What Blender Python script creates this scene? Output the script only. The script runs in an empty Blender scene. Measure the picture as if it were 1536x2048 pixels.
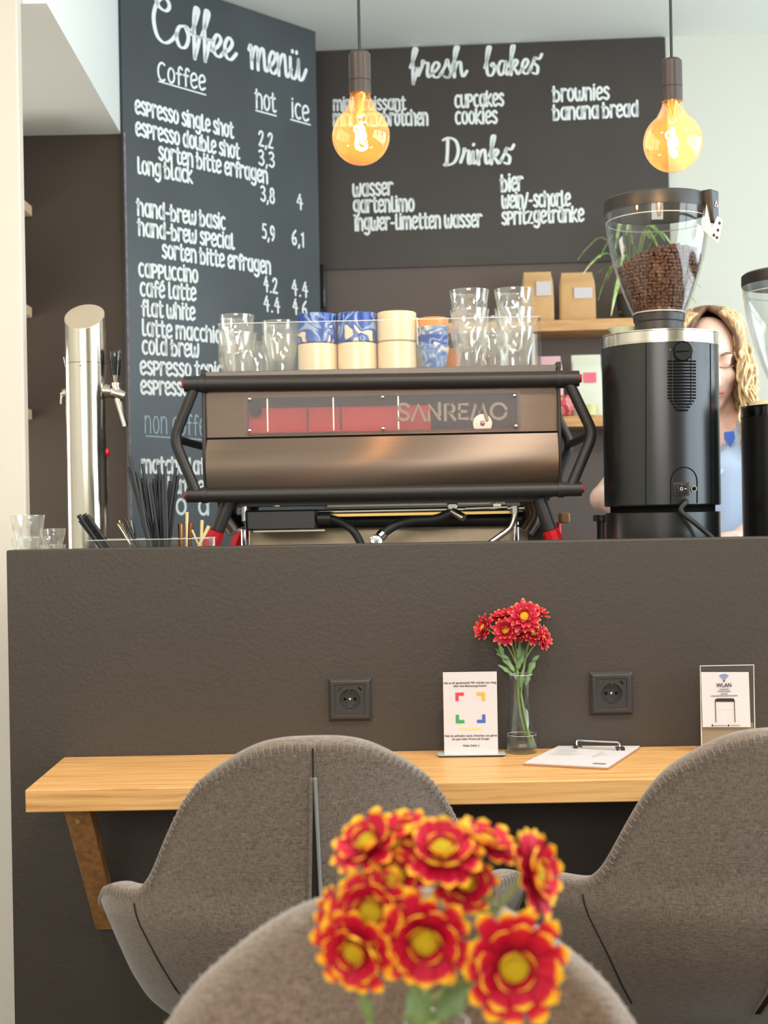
import bpy, bmesh, math, random
from mathutils import Vector, Matrix, Euler, Quaternion
random.seed(7)
C = bpy.context.scene.collection
SC = bpy.context.scene
V = Vector
PI = math.pi

# ------------------------------------------------------------ camera, light, exposure
F = 2730.0                      # focal length in pixels of the 1536x2048 frame
ROLL = math.radians(1.03)
CAMZ = 1.2
cr, sr = math.cos(ROLL), math.sin(ROLL)
cam_d = bpy.data.cameras.new('camera')
cam = bpy.data.objects.new('camera', cam_d); C.objects.link(cam)
cam_d.sensor_fit = 'VERTICAL'; cam_d.sensor_height = 36.0; cam_d.sensor_width = 27.0
cam_d.lens = F / 2048 * 36.0
cam_d.clip_start = 0.02
cam_d.dof.use_dof = True; cam_d.dof.focus_distance = 2.45; cam_d.dof.aperture_fstop = 6.4
cam.matrix_world = Matrix(((cr, sr, 0, 0), (0, 0, -1, 0), (-sr, cr, 0, CAMZ), (0, 0, 0, 1)))
SC.camera = cam

w = bpy.data.worlds.new('world'); SC.world = w; w.use_nodes = True
w.node_tree.nodes['Background'].inputs[0].default_value = (0.80, 0.90, 1.0, 1)
w.node_tree.nodes['Background'].inputs[1].default_value = 0.6

def area(name, loc, direction, sx, sy, power, col):
    d = bpy.data.lights.new(name, 'AREA'); d.shape = 'RECTANGLE'; d.size = sx; d.size_y = sy
    d.energy = power; d.color = col
    o = bpy.data.objects.new(name, d); C.objects.link(o); o.location = loc
    o.rotation_euler = V(direction).to_track_quat('-Z', 'Y').to_euler()
    return o
area('daylight_side_window', (2.54, 2.00, 1.78), (-1, 0, 0.28), 3.5, 1.55, 112, (0.78, 0.91, 1.0))
area('daylight_shop_window', (-0.45, -2.22, 2.12), (0, 1, 0.25), 2.3, 0.95, 66, (1.0, 0.955, 0.89))
area('daylight_passage_window', (-1.70, 3.45, 1.25), (1, 0.12, 0.10), 0.7, 0.9, 17, (1.0, 0.93, 0.80))
SC.view_settings.view_transform = 'Standard'
SC.view_settings.look = 'None'
SC.view_settings.exposure = -0.06
SC.view_settings.gamma = 1.0
SC.view_settings.use_curve_mapping = False
SC.cycles.use_denoising = True
SC.cycles.max_bounces = 14
SC.cycles.transparent_max_bounces = 48
SC.cycles.sample_clamp_indirect = 6.0

def P(px, py, Y):
    """Point of the place that the photograph shows at pixel (px, py), at depth Y."""
    dx, dy = px - 768.0, py - 1024.0
    return V(((cr * dx - sr * dy) * Y / F, Y, CAMZ - (sr * dx + cr * dy) * Y / F))
CAMP = V((0, 0, CAMZ))
def hit(px, py, p0, n):
    d = P(px, py, 1.0) - CAMP
    return CAMP + d * ((V(p0) - CAMP).dot(n) / d.dot(n))

# ------------------------------------------------------------ materials
def lin(c):
    return tuple((x / 12.92 if x <= 0.04045 else ((x + 0.055) / 1.055) ** 2.4) for x in (v / 255.0 for v in c)) + (1.0,)
def mat(name, col, rough=0.5, metal=0.0, bump=0.0, bscale=60.0, var=0.0, vscale=8.0, stretch=(1, 1, 1), coat=0.0, spec=None):
    m = bpy.data.materials.new(name); m.use_nodes = True
    nt = m.node_tree; b = nt.nodes['Principled BSDF']
    c = lin(col) if max(col) > 1.0 else tuple(col) + (1.0,)
    b.inputs['Base Color'].default_value = c
    b.inputs['Roughness'].default_value = rough; b.inputs['Metallic'].default_value = metal
    if coat: b.inputs['Coat Weight'].default_value = coat
    if spec is not None: b.inputs['Specular IOR Level'].default_value = spec
    if bump or var:
        tc = nt.nodes.new('ShaderNodeTexCoord'); mp = nt.nodes.new('ShaderNodeMapping')
        mp.inputs['Scale'].default_value = stretch
        nt.links.new(tc.outputs['Object'], mp.inputs[0])
    if var:
        n = nt.nodes.new('ShaderNodeTexNoise'); n.inputs['Scale'].default_value = vscale; n.inputs['Detail'].default_value = 5
        nt.links.new(mp.outputs[0], n.inputs[0])
        r = nt.nodes.new('ShaderNodeValToRGB')
        r.color_ramp.elements[0].position = 0.3; r.color_ramp.elements[1].position = 0.7
        r.color_ramp.elements[0].color = tuple(x * (1 - var) for x in c[:3]) + (1,)
        r.color_ramp.elements[1].color = tuple(min(1, x * (1 + var)) for x in c[:3]) + (1,)
        nt.links.new(n.outputs[0], r.inputs[0]); nt.links.new(r.outputs[0], b.inputs['Base Color'])
    if bump:
        n = nt.nodes.new('ShaderNodeTexNoise'); n.inputs['Scale'].default_value = bscale; n.inputs['Detail'].default_value = 4
        nt.links.new(mp.outputs[0], n.inputs[0])
        bp = nt.nodes.new('ShaderNodeBump'); bp.inputs['Strength'].default_value = bump; bp.inputs['Distance'].default_value = 0.004
        nt.links.new(n.outputs[0], bp.inputs['Height']); nt.links.new(bp.outputs[0], b.inputs['Normal'])
    return m
def emis(name, col, s):
    m = bpy.data.materials.new(name); m.use_nodes = True; nt = m.node_tree
    b = nt.nodes['Principled BSDF']; b.inputs['Base Color'].default_value = lin(col)
    b.inputs['Emission Color'].default_value = lin(col); b.inputs['Emission Strength'].default_value = s
    return m
def clear(name, tint=(1, 1, 1), gloss=1.0, rough=0.02, ior=1.5, diffuse=0.0, dcol=(1, 1, 1), translucent=0.0, bend=False):
    """Thin clear glass or acrylic: transparent, with a Fresnel reflection and an optional milky share."""
    m = bpy.data.materials.new(name); m.use_nodes = True; nt = m.node_tree
    for n in list(nt.nodes):
        if n.type != 'OUTPUT_MATERIAL': nt.nodes.remove(n)
    out = [n for n in nt.nodes if n.type == 'OUTPUT_MATERIAL'][0]
    t = nt.nodes.new('ShaderNodeBsdfRefraction' if bend else 'ShaderNodeBsdfTransparent'); t.inputs[0].default_value = tuple(tint) + (1,)
    if bend: t.inputs['Roughness'].default_value = 0.0; t.inputs['IOR'].default_value = ior
    cur = t.outputs[0]
    if diffuse or translucent:
        d = nt.nodes.new('ShaderNodeBsdfTranslucent' if translucent else 'ShaderNodeBsdfDiffuse'); d.inputs[0].default_value = tuple(dcol) + (1,)
        x = nt.nodes.new('ShaderNodeMixShader'); x.inputs[0].default_value = diffuse or translucent
        nt.links.new(cur, x.inputs[1]); nt.links.new(d.outputs[0], x.inputs[2]); cur = x.outputs[0]
    g = nt.nodes.new('ShaderNodeBsdfGlossy'); g.inputs['Roughness'].default_value = rough; g.inputs[0].default_value = (gloss, gloss, gloss, 1)
    fr = nt.nodes.new('ShaderNodeFresnel'); fr.inputs[0].default_value = ior
    ge = nt.nodes.new('ShaderNodeNewGeometry'); mx = nt.nodes.new('ShaderNodeMix'); mx.inputs[2].default_value = ior; mx.inputs[3].default_value = 1 / ior
    nt.links.new(ge.outputs['Backfacing'], mx.inputs[0]); nt.links.new(mx.outputs[0], fr.inputs[0])     # same mirror on both sides of the thin wall
    x = nt.nodes.new('ShaderNodeMixShader')
    nt.links.new(fr.outputs[0], x.inputs[0]); nt.links.new(cur, x.inputs[1]); nt.links.new(g.outputs[0], x.inputs[2])
    nt.links.new(x.outputs[0], out.inputs[0])
    return m
def ramp_mat(name, cols, rough, scale, stretch, bump=0.0, detail=6, coat=0.0, distort=0.0):
    m = bpy.data.materials.new(name); m.use_nodes = True; nt = m.node_tree; b = nt.nodes['Principled BSDF']
    tc = nt.nodes.new('ShaderNodeTexCoord'); mp = nt.nodes.new('ShaderNodeMapping'); mp.inputs['Scale'].default_value = stretch
    nt.links.new(tc.outputs['Object'], mp.inputs[0])
    n = nt.nodes.new('ShaderNodeTexNoise'); n.inputs['Scale'].default_value = scale; n.inputs['Detail'].default_value = detail
    n.inputs['Distortion'].default_value = distort
    nt.links.new(mp.outputs[0], n.inputs[0])
    r = nt.nodes.new('ShaderNodeValToRGB'); cr_ = r.color_ramp
    while len(cr_.elements) < len(cols): cr_.elements.new(0.5)
    for e, (p, c) in zip(cr_.elements, cols): e.position = p; e.color = lin(c)
    nt.links.new(n.outputs[0], r.inputs[0]); nt.links.new(r.outputs[0], b.inputs['Base Color'])
    b.inputs['Roughness'].default_value = rough
    if coat: b.inputs['Coat Weight'].default_value = coat
    if bump:
        bp = nt.nodes.new('ShaderNodeBump'); bp.inputs['Strength'].default_value = bump; bp.inputs['Distance'].default_value = 0.002
        nt.links.new(n.outputs[0], bp.inputs['Height']); nt.links.new(bp.outputs[0], b.inputs['Normal'])
    return m
def fabric_mat():
    m = bpy.data.materials.new('grey_woven_fabric'); m.use_nodes = True; nt = m.node_tree; b = nt.nodes['Principled BSDF']
    tc = nt.nodes.new('ShaderNodeTexCoord')
    outs = []
    for st in ((1.0, 1.0, 0.12), (0.12, 0.12, 1.0)):
        mp = nt.nodes.new('ShaderNodeMapping'); mp.inputs['Scale'].default_value = st
        nt.links.new(tc.outputs['Object'], mp.inputs[0])
        n = nt.nodes.new('ShaderNodeTexNoise'); n.inputs['Scale'].default_value = 900; n.inputs['Detail'].default_value = 3
        nt.links.new(mp.outputs[0], n.inputs[0]); outs.append(n.outputs[0])
    a = nt.nodes.new('ShaderNodeMath'); a.operation = 'ADD'
    nt.links.new(outs[0], a.inputs[0]); nt.links.new(outs[1], a.inputs[1])
    h = nt.nodes.new('ShaderNodeMath'); h.operation = 'MULTIPLY'; h.inputs[1].default_value = 0.5
    nt.links.new(a.outputs[0], h.inputs[0])
    r = nt.nodes.new('ShaderNodeValToRGB'); e = r.color_ramp.elements
    e[0].position = 0.34; e[0].color = lin((80, 68, 60)); e[1].position = 0.66; e[1].color = lin((140, 125, 113))
    nt.links.new(h.outputs[0], r.inputs[0]); nt.links.new(r.outputs[0], b.inputs['Base Color'])
    b.inputs['Roughness'].default_value = 0.95; b.inputs['Specular IOR Level'].default_value = 0.15
    b.inputs['Sheen Weight'].default_value = 0.35; b.inputs['Sheen Roughness'].default_value = 0.5
    bp = nt.nodes.new('ShaderNodeBump'); bp.inputs['Strength'].default_value = 0.35; bp.inputs['Distance'].default_value = 0.001
    nt.links.new(h.outputs[0], bp.inputs['Height']); nt.links.new(bp.outputs[0], b.inputs['Normal'])
    return m
def marble_mat(name, base, veins, scale, thresh, zk=0.0):
    m = bpy.data.materials.new(name); m.use_nodes = True; nt = m.node_tree; b = nt.nodes['Principled BSDF']
    tc = nt.nodes.new('ShaderNodeTexCoord')
    n = nt.nodes.new('ShaderNodeTexNoise'); n.inputs['Scale'].default_value = scale; n.inputs['Detail'].default_value = 1.5; n.inputs['Distortion'].default_value = 2.2
    nt.links.new(tc.outputs['Object'], n.inputs[0])
    r = nt.nodes.new('ShaderNodeValToRGB'); r.color_ramp.interpolation = 'EASE'
    cs = [(thresh, base)] + veins
    while len(r.color_ramp.elements) < len(cs): r.color_ramp.elements.new(0.5)
    for e, (p, c) in zip(r.color_ramp.elements, cs): e.position = p; e.color = lin(c)
    sx = nt.nodes.new('ShaderNodeSeparateXYZ'); nt.links.new(tc.outputs['Object'], sx.inputs[0])
    ma = nt.nodes.new('ShaderNodeMath'); ma.operation = 'MULTIPLY_ADD'; ma.inputs[1].default_value = zk
    nt.links.new(sx.outputs[2], ma.inputs[0]); nt.links.new(n.outputs[0], ma.inputs[2])
    nt.links.new(ma.outputs[0], r.inputs[0]); nt.links.new(r.outputs[0], b.inputs['Base Color'])
    b.inputs['Roughness'].default_value = 0.22
    return m
def petal_mat(name, stops, rough=0.6):
    m = bpy.data.materials.new(name); m.use_nodes = True; nt = m.node_tree; b = nt.nodes['Principled BSDF']
    a = nt.nodes.new('ShaderNodeAttribute'); a.attribute_name = 'tip'
    r = nt.nodes.new('ShaderNodeValToRGB')
    while len(r.color_ramp.elements) < len(stops): r.color_ramp.elements.new(0.5)
    for e, (p, c) in zip(r.color_ramp.elements, stops): e.position = p; e.color = lin(c)
    nt.links.new(a.outputs['Fac'], r.inputs[0]); nt.links.new(r.outputs[0], b.inputs['Base Color'])
    b.inputs['Roughness'].default_value = rough; b.inputs['Specular IOR Level'].default_value = 0.3
    return m

M = {}
M['white'] = mat('white_wall_paint', (213, 214, 202), 0.75, bump=0.05, bscale=180)
M['beam'] = mat('white_beam_paint', (238, 242, 238), 0.75)
M['cream'] = mat('cream_wall_paint', (216, 209, 199), 0.75, bump=0.05, bscale=180)
M['ceiling'] = mat('ceiling_paint', (247, 250, 244), 0.85)
M['counter'] = mat('dark_counter_paint', (59, 51, 44), 0.48, bump=0.20, bscale=150, var=0.06, vscale=3)
M['darkwall'] = mat('dark_wall_paint', (70, 60, 51), 0.7, var=0.05, vscale=3)
M['taupe'] = mat('taupe_wall_paint', (98, 86, 80), 0.6, var=0.05, vscale=3)
M['board_l'] = mat('chalkboard_slate', (70, 76, 80), 0.34, var=0.12, vscale=4)
M['board_b'] = mat('chalkboard_brown', (60, 54, 50), 0.5, var=0.10, vscale=4)
M['chalk'] = mat('white_chalk_ink', (240, 246, 245), 0.8)
M['chalk_thin'] = mat('faded_chalk_ink', (176, 200, 208), 0.8)
M['floor'] = ramp_mat('oak_floor_boards', [(0.3, (64, 50, 40)), (0.7, (86, 68, 54))], 0.5, 5, (1, 8, 1))
M['oak'] = ramp_mat('oak_table_wood', [(0.28, (180, 126, 70)), (0.48, (212, 160, 98)), (0.72, (226, 180, 122))], 0.42, 9, (0.55, 13, 13), bump=0.12, distort=0.3)
M['oak_dark'] = ramp_mat('oak_bracket_wood', [(0.3, (150, 104, 60)), (0.7, (190, 140, 88))], 0.5, 10, (8, 8, 0.8), bump=0.1)
M['shelfwood'] = ramp_mat('shelf_wood', [(0.3, (192, 140, 86)), (0.7, (222, 174, 116))], 0.5, 8, (0.7, 9, 9))
M['palewood'] = mat('pale_shelf_wood', (226, 196, 156), 0.6)
M['fabric'] = fabric_mat()
M['piping'] = mat('pale_grey_cord', (138, 138, 136), 0.9)
M['seamdark'] = mat('seam_shadow_cloth', (34, 30, 29), 0.95)
M['thread'] = mat('grey_thread', (120, 110, 102), 0.9)
M['black_metal'] = mat('matte_black_metal', (48, 46, 45), 0.42, 0.3)
M['black_plastic'] = mat('black_plastic', (42, 40, 39), 0.38)
M['socket_plastic'] = mat('black_socket_plastic', (52, 50, 49), 0.36)
M['gloss_black'] = mat('gloss_black', (18, 18, 19), 0.12, coat=0.5)
M['rubber'] = mat('black_rubber', (26, 26, 27), 0.55)
M['body_metal'] = mat('dark_brushed_metal', (122, 106, 94), 0.36, 0.92, var=0.05, vscale=60, stretch=(0.05, 1, 1))
_nt = M['body_metal'].node_tree; _b = _nt.nodes['Principled BSDF']; _b.inputs['Anisotropic'].default_value = 1.0
_cx = _nt.nodes.new('ShaderNodeCombineXYZ'); _cx.inputs[0].default_value = 0.15; _cx.inputs[2].default_value = 0.96; _nt.links.new(_cx.outputs[0], _b.inputs['Tangent'])   # brushed sideways: highlights stretch up and down
M['tray_metal'] = mat('dark_tray_metal', (98, 90, 84), 0.34, 0.9)
M['steel'] = mat('polished_steel', (214, 206, 194), 0.16, 1.0)
M['steel_brushed'] = mat('brushed_steel', (228, 212, 190), 0.34, 0.7)
M['tray_steel'] = mat('mottled_tray_steel', (160, 144, 122), 0.35, 0.9, var=0.15, vscale=14)  # darker than the brushed steel, mottled at random
M['chrome'] = mat('chrome', (225, 225, 225), 0.08, 1.0)
M['dark_chrome'] = mat('dark_chrome', (96, 94, 94), 0.12, 1.0)
M['brass'] = mat('brass', (196, 160, 96), 0.3, 1.0)
M['red'] = mat('red_anodised', (206, 34, 48), 0.28, 0.4)
M['red_panel'] = mat('red_inner_panel', (226, 40, 48), 0.35)
M['dark_in'] = mat('dark_inner_panel', (62, 52, 48), 0.5)
M['smoke'] = clear('smoked_acrylic', (0.80, 0.74, 0.72), 1.0, 0.05, 1.22, diffuse=0.05, dcol=(0.3, 0.26, 0.24))
M['logo_grey'] = mat('grey_lettering', (138, 128, 120), 0.5)
M['grinder'] = mat('satin_black_enamel', (20, 20, 21), 0.27, spec=0.6)
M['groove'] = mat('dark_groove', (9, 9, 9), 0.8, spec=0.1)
M['hopper'] = clear('clear_hopper_plastic', (0.95, 0.95, 0.94), 1.0, 0.03, 1.45)
M['glass'] = clear('clear_tumbler_glass', (0.985, 0.985, 0.975), 1.0, 0.02, 1.85, diffuse=0.03, dcol=(1, 0.97, 0.90))  # warm milky share stands in for bright room light refracted by the glass
M['vase'] = clear('clear_vase_glass', (0.95, 0.97, 0.97), 1.0, 0.02, 1.5)
M['water'] = clear('water', (0.93, 0.93, 0.90), 1.0, 0.01, 1.33, bend=True)
M['acrylic'] = clear('clear_acrylic', (0.96, 0.96, 0.95), 1.0, 0.03, 1.25, diffuse=0.01, dcol=(1, 1, 0.96))
M['guard'] = clear('thin_guard_acrylic', (0.97, 0.97, 0.96), 1.0, 0.02, 1.16)
M['acrylic_edge'] = clear('acrylic_edge', (0.8, 0.8, 0.78), 1.0, 0.1, 1.5, diffuse=0.6, dcol=(0.9, 0.9, 0.86))
M['bulb'] = clear('amber_bulb_glass', (1.0, 0.84, 0.66), 1.0, 0.02, 1.6, translucent=0.04, dcol=(1.0, 0.50, 0.14))
M['filament'] = emis('lit_filament', (255, 206, 130), 60.0)
M['lampglow'] = emis('lit_lamp_diffuser', (255, 240, 214), 3.0)
M['lampcap'] = mat('dark_bronze_cap', (70, 62, 58), 0.4, 0.5)
M['bean'] = mat('roasted_coffee', (96, 64, 50), 0.42, var=0.25, vscale=90)
M['ceramic'] = mat('cream_ceramic', (232, 212, 176), 0.18, var=0.03, vscale=40)
M['blue_marble'] = marble_mat('blue_marbled_ceramic', (233, 214, 180), [(0.50, (36, 70, 158)), (0.56, (50, 84, 168)), (0.62, (150, 174, 206)), (0.68, (44, 78, 160))], 14, 0.475, 2.6)
M['blue_grey'] = marble_mat('pale_blue_marbled_ceramic', (222, 210, 190), [(0.42, (150, 172, 200)), (0.50, (76, 110, 180)), (0.6, (160, 180, 204)), (0.7, (60, 96, 170))], 22, 0.36)
M['orange'] = mat('orange_ceramic', (236, 150, 74), 0.2)
M['kraft'] = mat('kraft_paper', (206, 164, 112), 0.8, bump=0.25, bscale=40, var=0.06, vscale=20)
M['paper'] = mat('white_paper', (206, 199, 200), 0.7)
M['paper_print'] = mat('grey_print', (120, 114, 110), 0.8)
M['paper_faint'] = mat('faint_grey_print', (206, 200, 192), 0.8)
M['ink'] = mat('black_ink', (34, 32, 32), 0.7)
M['ink_blue'] = mat('blue_ink', (78, 118, 178), 0.7)
M['q_red'] = mat('red_ink', (214, 58, 74), 0.7)
M['q_orange'] = mat('orange_ink', (246, 168, 62), 0.7)
M['q_green'] = mat('green_ink', (62, 148, 88), 0.7)
M['q_blue'] = mat('blue_print_ink', (62, 98, 176), 0.7)
M['star'] = mat('yellow_ink', (248, 214, 92), 0.7)
M['sign_board'] = mat('taupe_sign_back', (150, 132, 112), 0.35)
M['clipwood'] = mat('brown_hardboard', (168, 120, 80), 0.6)
M['leaf'] = mat('green_leaf', (104, 134, 84), 0.5, var=0.28, vscale=40)
M['stem'] = mat('green_stem', (134, 156, 92), 0.5)
M['petal_near'] = petal_mat('red_petal_yellow_tip', [(0.0, (120, 4, 28)), (0.50, (184, 4, 46)), (0.74, (192, 6, 52)), (0.81, (212, 64, 42)), (0.88, (244, 184, 34)), (1.0, (250, 206, 56))])
M['petal_far'] = petal_mat('crimson_petal_cream_edge', [(0.0, (140, 12, 36)), (0.76, (198, 30, 60)), (0.90, (220, 80, 72)), (0.97, (244, 190, 104)), (1.0, (250, 214, 140))])
M['disc_near'] = mat('olive_yellow_disc', (206, 178, 20), 0.8, bump=0.8, bscale=500)
M['disc_far'] = mat('yellow_disc', (240, 186, 40), 0.8, bump=0.8, bscale=500)
M['plant'] = ramp_mat('spider_plant_leaf', [(0.40, (120, 168, 78)), (0.52, (176, 204, 122)), (0.64, (224, 232, 180))], 0.45, 30, (1, 1, 1))
M['pot'] = mat('dark_plant_pot', (58, 54, 52), 0.6)
M['pinkbag'] = mat('pink_pouch', (224, 178, 184), 0.5, bump=0.15, bscale=30)
M['mintbag'] = mat('pale_mint_pouch', (226, 230, 208), 0.5, bump=0.15, bscale=30)
M['pinklabel'] = mat('pink_label', (236, 110, 132), 0.6)
M['yellowjar'] = mat('pale_yellow_ceramic', (232, 226, 160), 0.3)
M['pinkred'] = marble_mat('pink_red_marbled_ceramic', (196, 60, 66), [(0.48, (200, 70, 74)), (0.54, (232, 170, 160)), (0.6, (206, 90, 96)), (0.7, (230, 176, 170))], 24, 0.40)
M['dish'] = mat('pale_green_ceramic', (190, 204, 184), 0.3)
M['straw'] = mat('black_straw', (36, 36, 40), 0.3)
M['bamboo'] = mat('bamboo_stick', (226, 196, 142), 0.6)
M['copper'] = mat('copper_spoon', (150, 98, 60), 0.25, 1.0)
M['spoon'] = mat('spoon_steel', (214, 200, 176), 0.2, 1.0)
M['skin'] = mat('skin', (248, 210, 194), 0.5)
M['hair'] = ramp_mat('wavy_blonde_hair', [(0.35, (168, 134, 96)), (0.5, (216, 188, 138)), (0.65, (244, 226, 186))], 0.5, 22, (6, 6, 1))
M['hair_dark'] = mat('brown_hair_root', (128, 96, 72), 0.5, var=0.3, vscale=60)
M['shirt'] = mat('light_blue_shirt', (190, 214, 246), 0.8, bump=0.3, bscale=14)
M['collar'] = mat('blue_collar_patch', (70, 112, 206), 0.8)
M['trousers'] = mat('dark_trousers', (44, 46, 54), 0.9)
M['shoe'] = mat('dark_shoes', (34, 34, 36), 0.6)
M['lip'] = mat('lips', (212, 146, 134), 0.5)
M['brow'] = mat('brow_hair', (140, 104, 76), 0.8)
M['button'] = mat('pearl_button', (224, 222, 216), 0.3)
M['worn'] = mat('worn_board_edge', (132, 122, 126), 0.8, var=0.4, vscale=40)
M['window_frame'] = mat('dark_window_frame', (60, 58, 56), 0.5)

# ------------------------------------------------------------ mesh building
class MB:
    def __init__(s): s.v, s.f, s.m, s.cur, s.tip = [], [], [], 0, None
    def add(s, vs, fs):
        o = len(s.v); s.v += [V(p) for p in vs]
        for f in fs: s.f.append([i + o for i in f]); s.m.append(s.cur)
        return o
    def box(s, c, size, rot=None):
        hx, hy, hz = (x / 2 for x in size); c = V(c)
        vs = [V((x, y, z)) for z in (-hz, hz) for y in (-hy, hy) for x in (-hx, hx)]
        if rot is not None: vs = [rot @ p for p in vs]
        s.add([c + p for p in vs], [(0, 2, 3, 1), (4, 5, 7, 6), (0, 1, 5, 4), (2, 6, 7, 3), (0, 4, 6, 2), (1, 3, 7, 5)])
        return s
    def span(s, a, b):
        a, b = V(a), V(b); return s.box((a + b) / 2, [abs(x) for x in (b - a)])
    def hexa(s, p8):
        """Eight corners: bottom 4 counter-clockwise, then top 4."""
        s.add(p8, [(3, 2, 1, 0), (4, 5, 6, 7), (0, 1, 5, 4), (1, 2, 6, 5), (2, 3, 7, 6), (3, 0, 4, 7)]); return s
    def tube(s, path, r, seg=12, caps=True, flat=None):
        path = [V(p) for p in path]; n = len(path)
        rs = r if isinstance(r, (list, tuple)) else [r] * n
        vs, fs = [], []
        t0 = (path[1] - path[0]).normalized()
        up = V((0, 0, 1)) if abs(t0.z) < 0.9 else V((1, 0, 0))
        if flat is not None: up = V(flat)
        nrm = (up - t0 * up.dot(t0)).normalized()
        prev = t0
        for i, p in enumerate(path):
            if i == 0: t = t0
            elif i == n - 1: t = (path[i] - path[i - 1]).normalized()
            else: t = ((path[i + 1] - path[i]).normalized() + (path[i] - path[i - 1]).normalized()).normalized()
            q = prev.rotation_difference(t); nrm = q @ nrm; nrm = (nrm - t * nrm.dot(t)).normalized(); prev = t
            bn = t.cross(nrm)
            rr = rs[i]; ra, rb = rr if isinstance(rr, (tuple, list)) else (rr, rr)
            for k in range(seg):
                a = 2 * PI * k / seg
                vs.append(p + nrm * math.cos(a) * ra + bn * math.sin(a) * rb)
        for i in range(n - 1):
            for k in range(seg):
                k2 = (k + 1) % seg
                fs.append((i * seg + k, i * seg + k2, (i + 1) * seg + k2, (i + 1) * seg + k))
        if caps:
            fs.append(tuple(range(seg - 1, -1, -1))); fs.append(tuple((n - 1) * seg + k for k in range(seg)))
        s.add(vs, fs); return s
    def lathe(s, prof, c=(0, 0, 0), seg=32, rfun=None, axis=None):
        c = V(c); vs, fs = [], []
        q = V((0, 0, 1)).rotation_difference(V(axis)) if axis is not None else None
        for j, (r, z) in enumerate(prof):
            for k in range(seg):
                a = 2 * PI * k / seg
                rr = r * (rfun(a, z) if rfun else 1.0)
                p = V((rr * math.cos(a), rr * math.sin(a), z))
                vs.append(c + (q @ p if q else p))
        for j in range(len(prof) - 1):
            for k in range(seg):
                k2 = (k + 1) % seg
                fs.append((j * seg + k, j * seg + k2, (j + 1) * seg + k2, (j + 1) * seg + k))
        if prof[0][0] > 1e-6: fs.append(tuple(range(seg - 1, -1, -1)))
        if prof[-1][0] > 1e-6: fs.append(tuple((len(prof) - 1) * seg + k for k in range(seg)))
        s.add(vs, fs); return s
    def open_lathe(s, prof, **k):
        n0 = len(s.f); s.lathe(prof, **k)
        while len(s.f) > n0 and len(s.f[-1]) > 4: s.f.pop(); s.m.pop()
        return s
    def ball(s, c, r, seg=16, rings=10, rot=None):
        rx, ry, rz = r if isinstance(r, (tuple, list)) else (r, r, r); c = V(c); vs = []; fs = []
        for j in range(rings + 1):
            b = -PI / 2 + PI * j / rings
            for k in range(seg):
                a = 2 * PI * k / seg
                p = V((rx * math.cos(b) * math.cos(a), ry * math.cos(b) * math.sin(a), rz * math.sin(b)))
                vs.append(c + (rot @ p if rot is not None else p))
        for j in range(rings):
            for k in range(seg):
                k2 = (k + 1) % seg
                fs.append((j * seg + k, j * seg + k2, (j + 1) * seg + k2, (j + 1) * seg + k))
        s.add(vs, fs); return s
    def prism(s, pts, o, ux, uy, depth):
        """Extrude the 2-D outline pts (in the frame o, ux, uy) by the vector depth."""
        o, ux, uy, depth = V(o), V(ux), V(uy), V(depth); n = len(pts)
        a = [o + ux * x + uy * y for x, y in pts]
        vs = a + [p + depth for p in a]
        fs = [tuple(range(n - 1, -1, -1)), tuple(range(n, 2 * n))] + [(i, (i + 1) % n, n + (i + 1) % n, n + i) for i in range(n)]
        s.add(vs, fs); return s
    def grid(s, rows):
        nr, nc = len(rows), len(rows[0])
        s.add([p for r in rows for p in r], [(i * nc + j, i * nc + j + 1, (i + 1) * nc + j + 1, (i + 1) * nc + j) for i in range(nr - 1) for j in range(nc - 1)])
        return s
    def build(s, name, mats, parent=None, world=True, smooth=35, bevel=0.0, bseg=2, mods=(), weld=False):
        me = bpy.data.meshes.new(name)
        vs = s.v
        if parent is not None and world:
            inv = basis(parent).inverted(); vs = [inv @ p for p in vs]
        me.from_pydata([tuple(p) for p in vs], [], s.f)
        if s.tip is not None:
            at = me.attributes.new('tip', 'FLOAT', 'POINT'); at.data.foreach_set('value', s.tip)
        if not isinstance(mats, (list, tuple)): mats = [mats]
        for m in mats: me.materials.append(m)
        if len(mats) > 1: me.polygons.foreach_set('material_index', s.m)
        if weld:
            bm = bmesh.new(); bm.from_mesh(me); bmesh.ops.remove_doubles(bm, verts=bm.verts, dist=1e-5); bmesh.ops.recalc_face_normals(bm, faces=bm.faces); bm.to_mesh(me); bm.free()
        else:
            bm = bmesh.new(); bm.from_mesh(me); bmesh.ops.recalc_face_normals(bm, faces=bm.faces); bm.to_mesh(me); bm.free()
        if smooth:
            me.shade_smooth(); me.set_sharp_from_angle(angle=math.radians(smooth))
        o = bpy.data.objects.new(name, me); C.objects.link(o)
        if parent is not None: o.parent = parent
        if bevel:
            b = o.modifiers.new('bevel', 'BEVEL'); b.width = bevel; b.segments = bseg; b.limit_method = 'ANGLE'; b.angle_limit = math.radians(40); b.harden_normals = False
        return o
def basis(o):
    m = o.matrix_basis.copy()
    while o.parent is not None: o = o.parent; m = o.matrix_basis @ m
    return m
def thing(name, label, cat, loc=(0, 0, 0), rz=0.0, group=None):
    o = bpy.data.objects.new(name, None); C.objects.link(o); o.empty_display_size = 0.05
    o.location = loc; o.rotation_euler = (0, 0, rz)
    return tag(o, label, cat, group)
def tag(o, label, cat, group=None, kind=None):
    o['label'] = label; o['category'] = cat
    if group: o['group'] = group
    if kind: o['kind'] = kind
    return o
def struct(o): o['kind'] = 'structure'; return o
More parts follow.
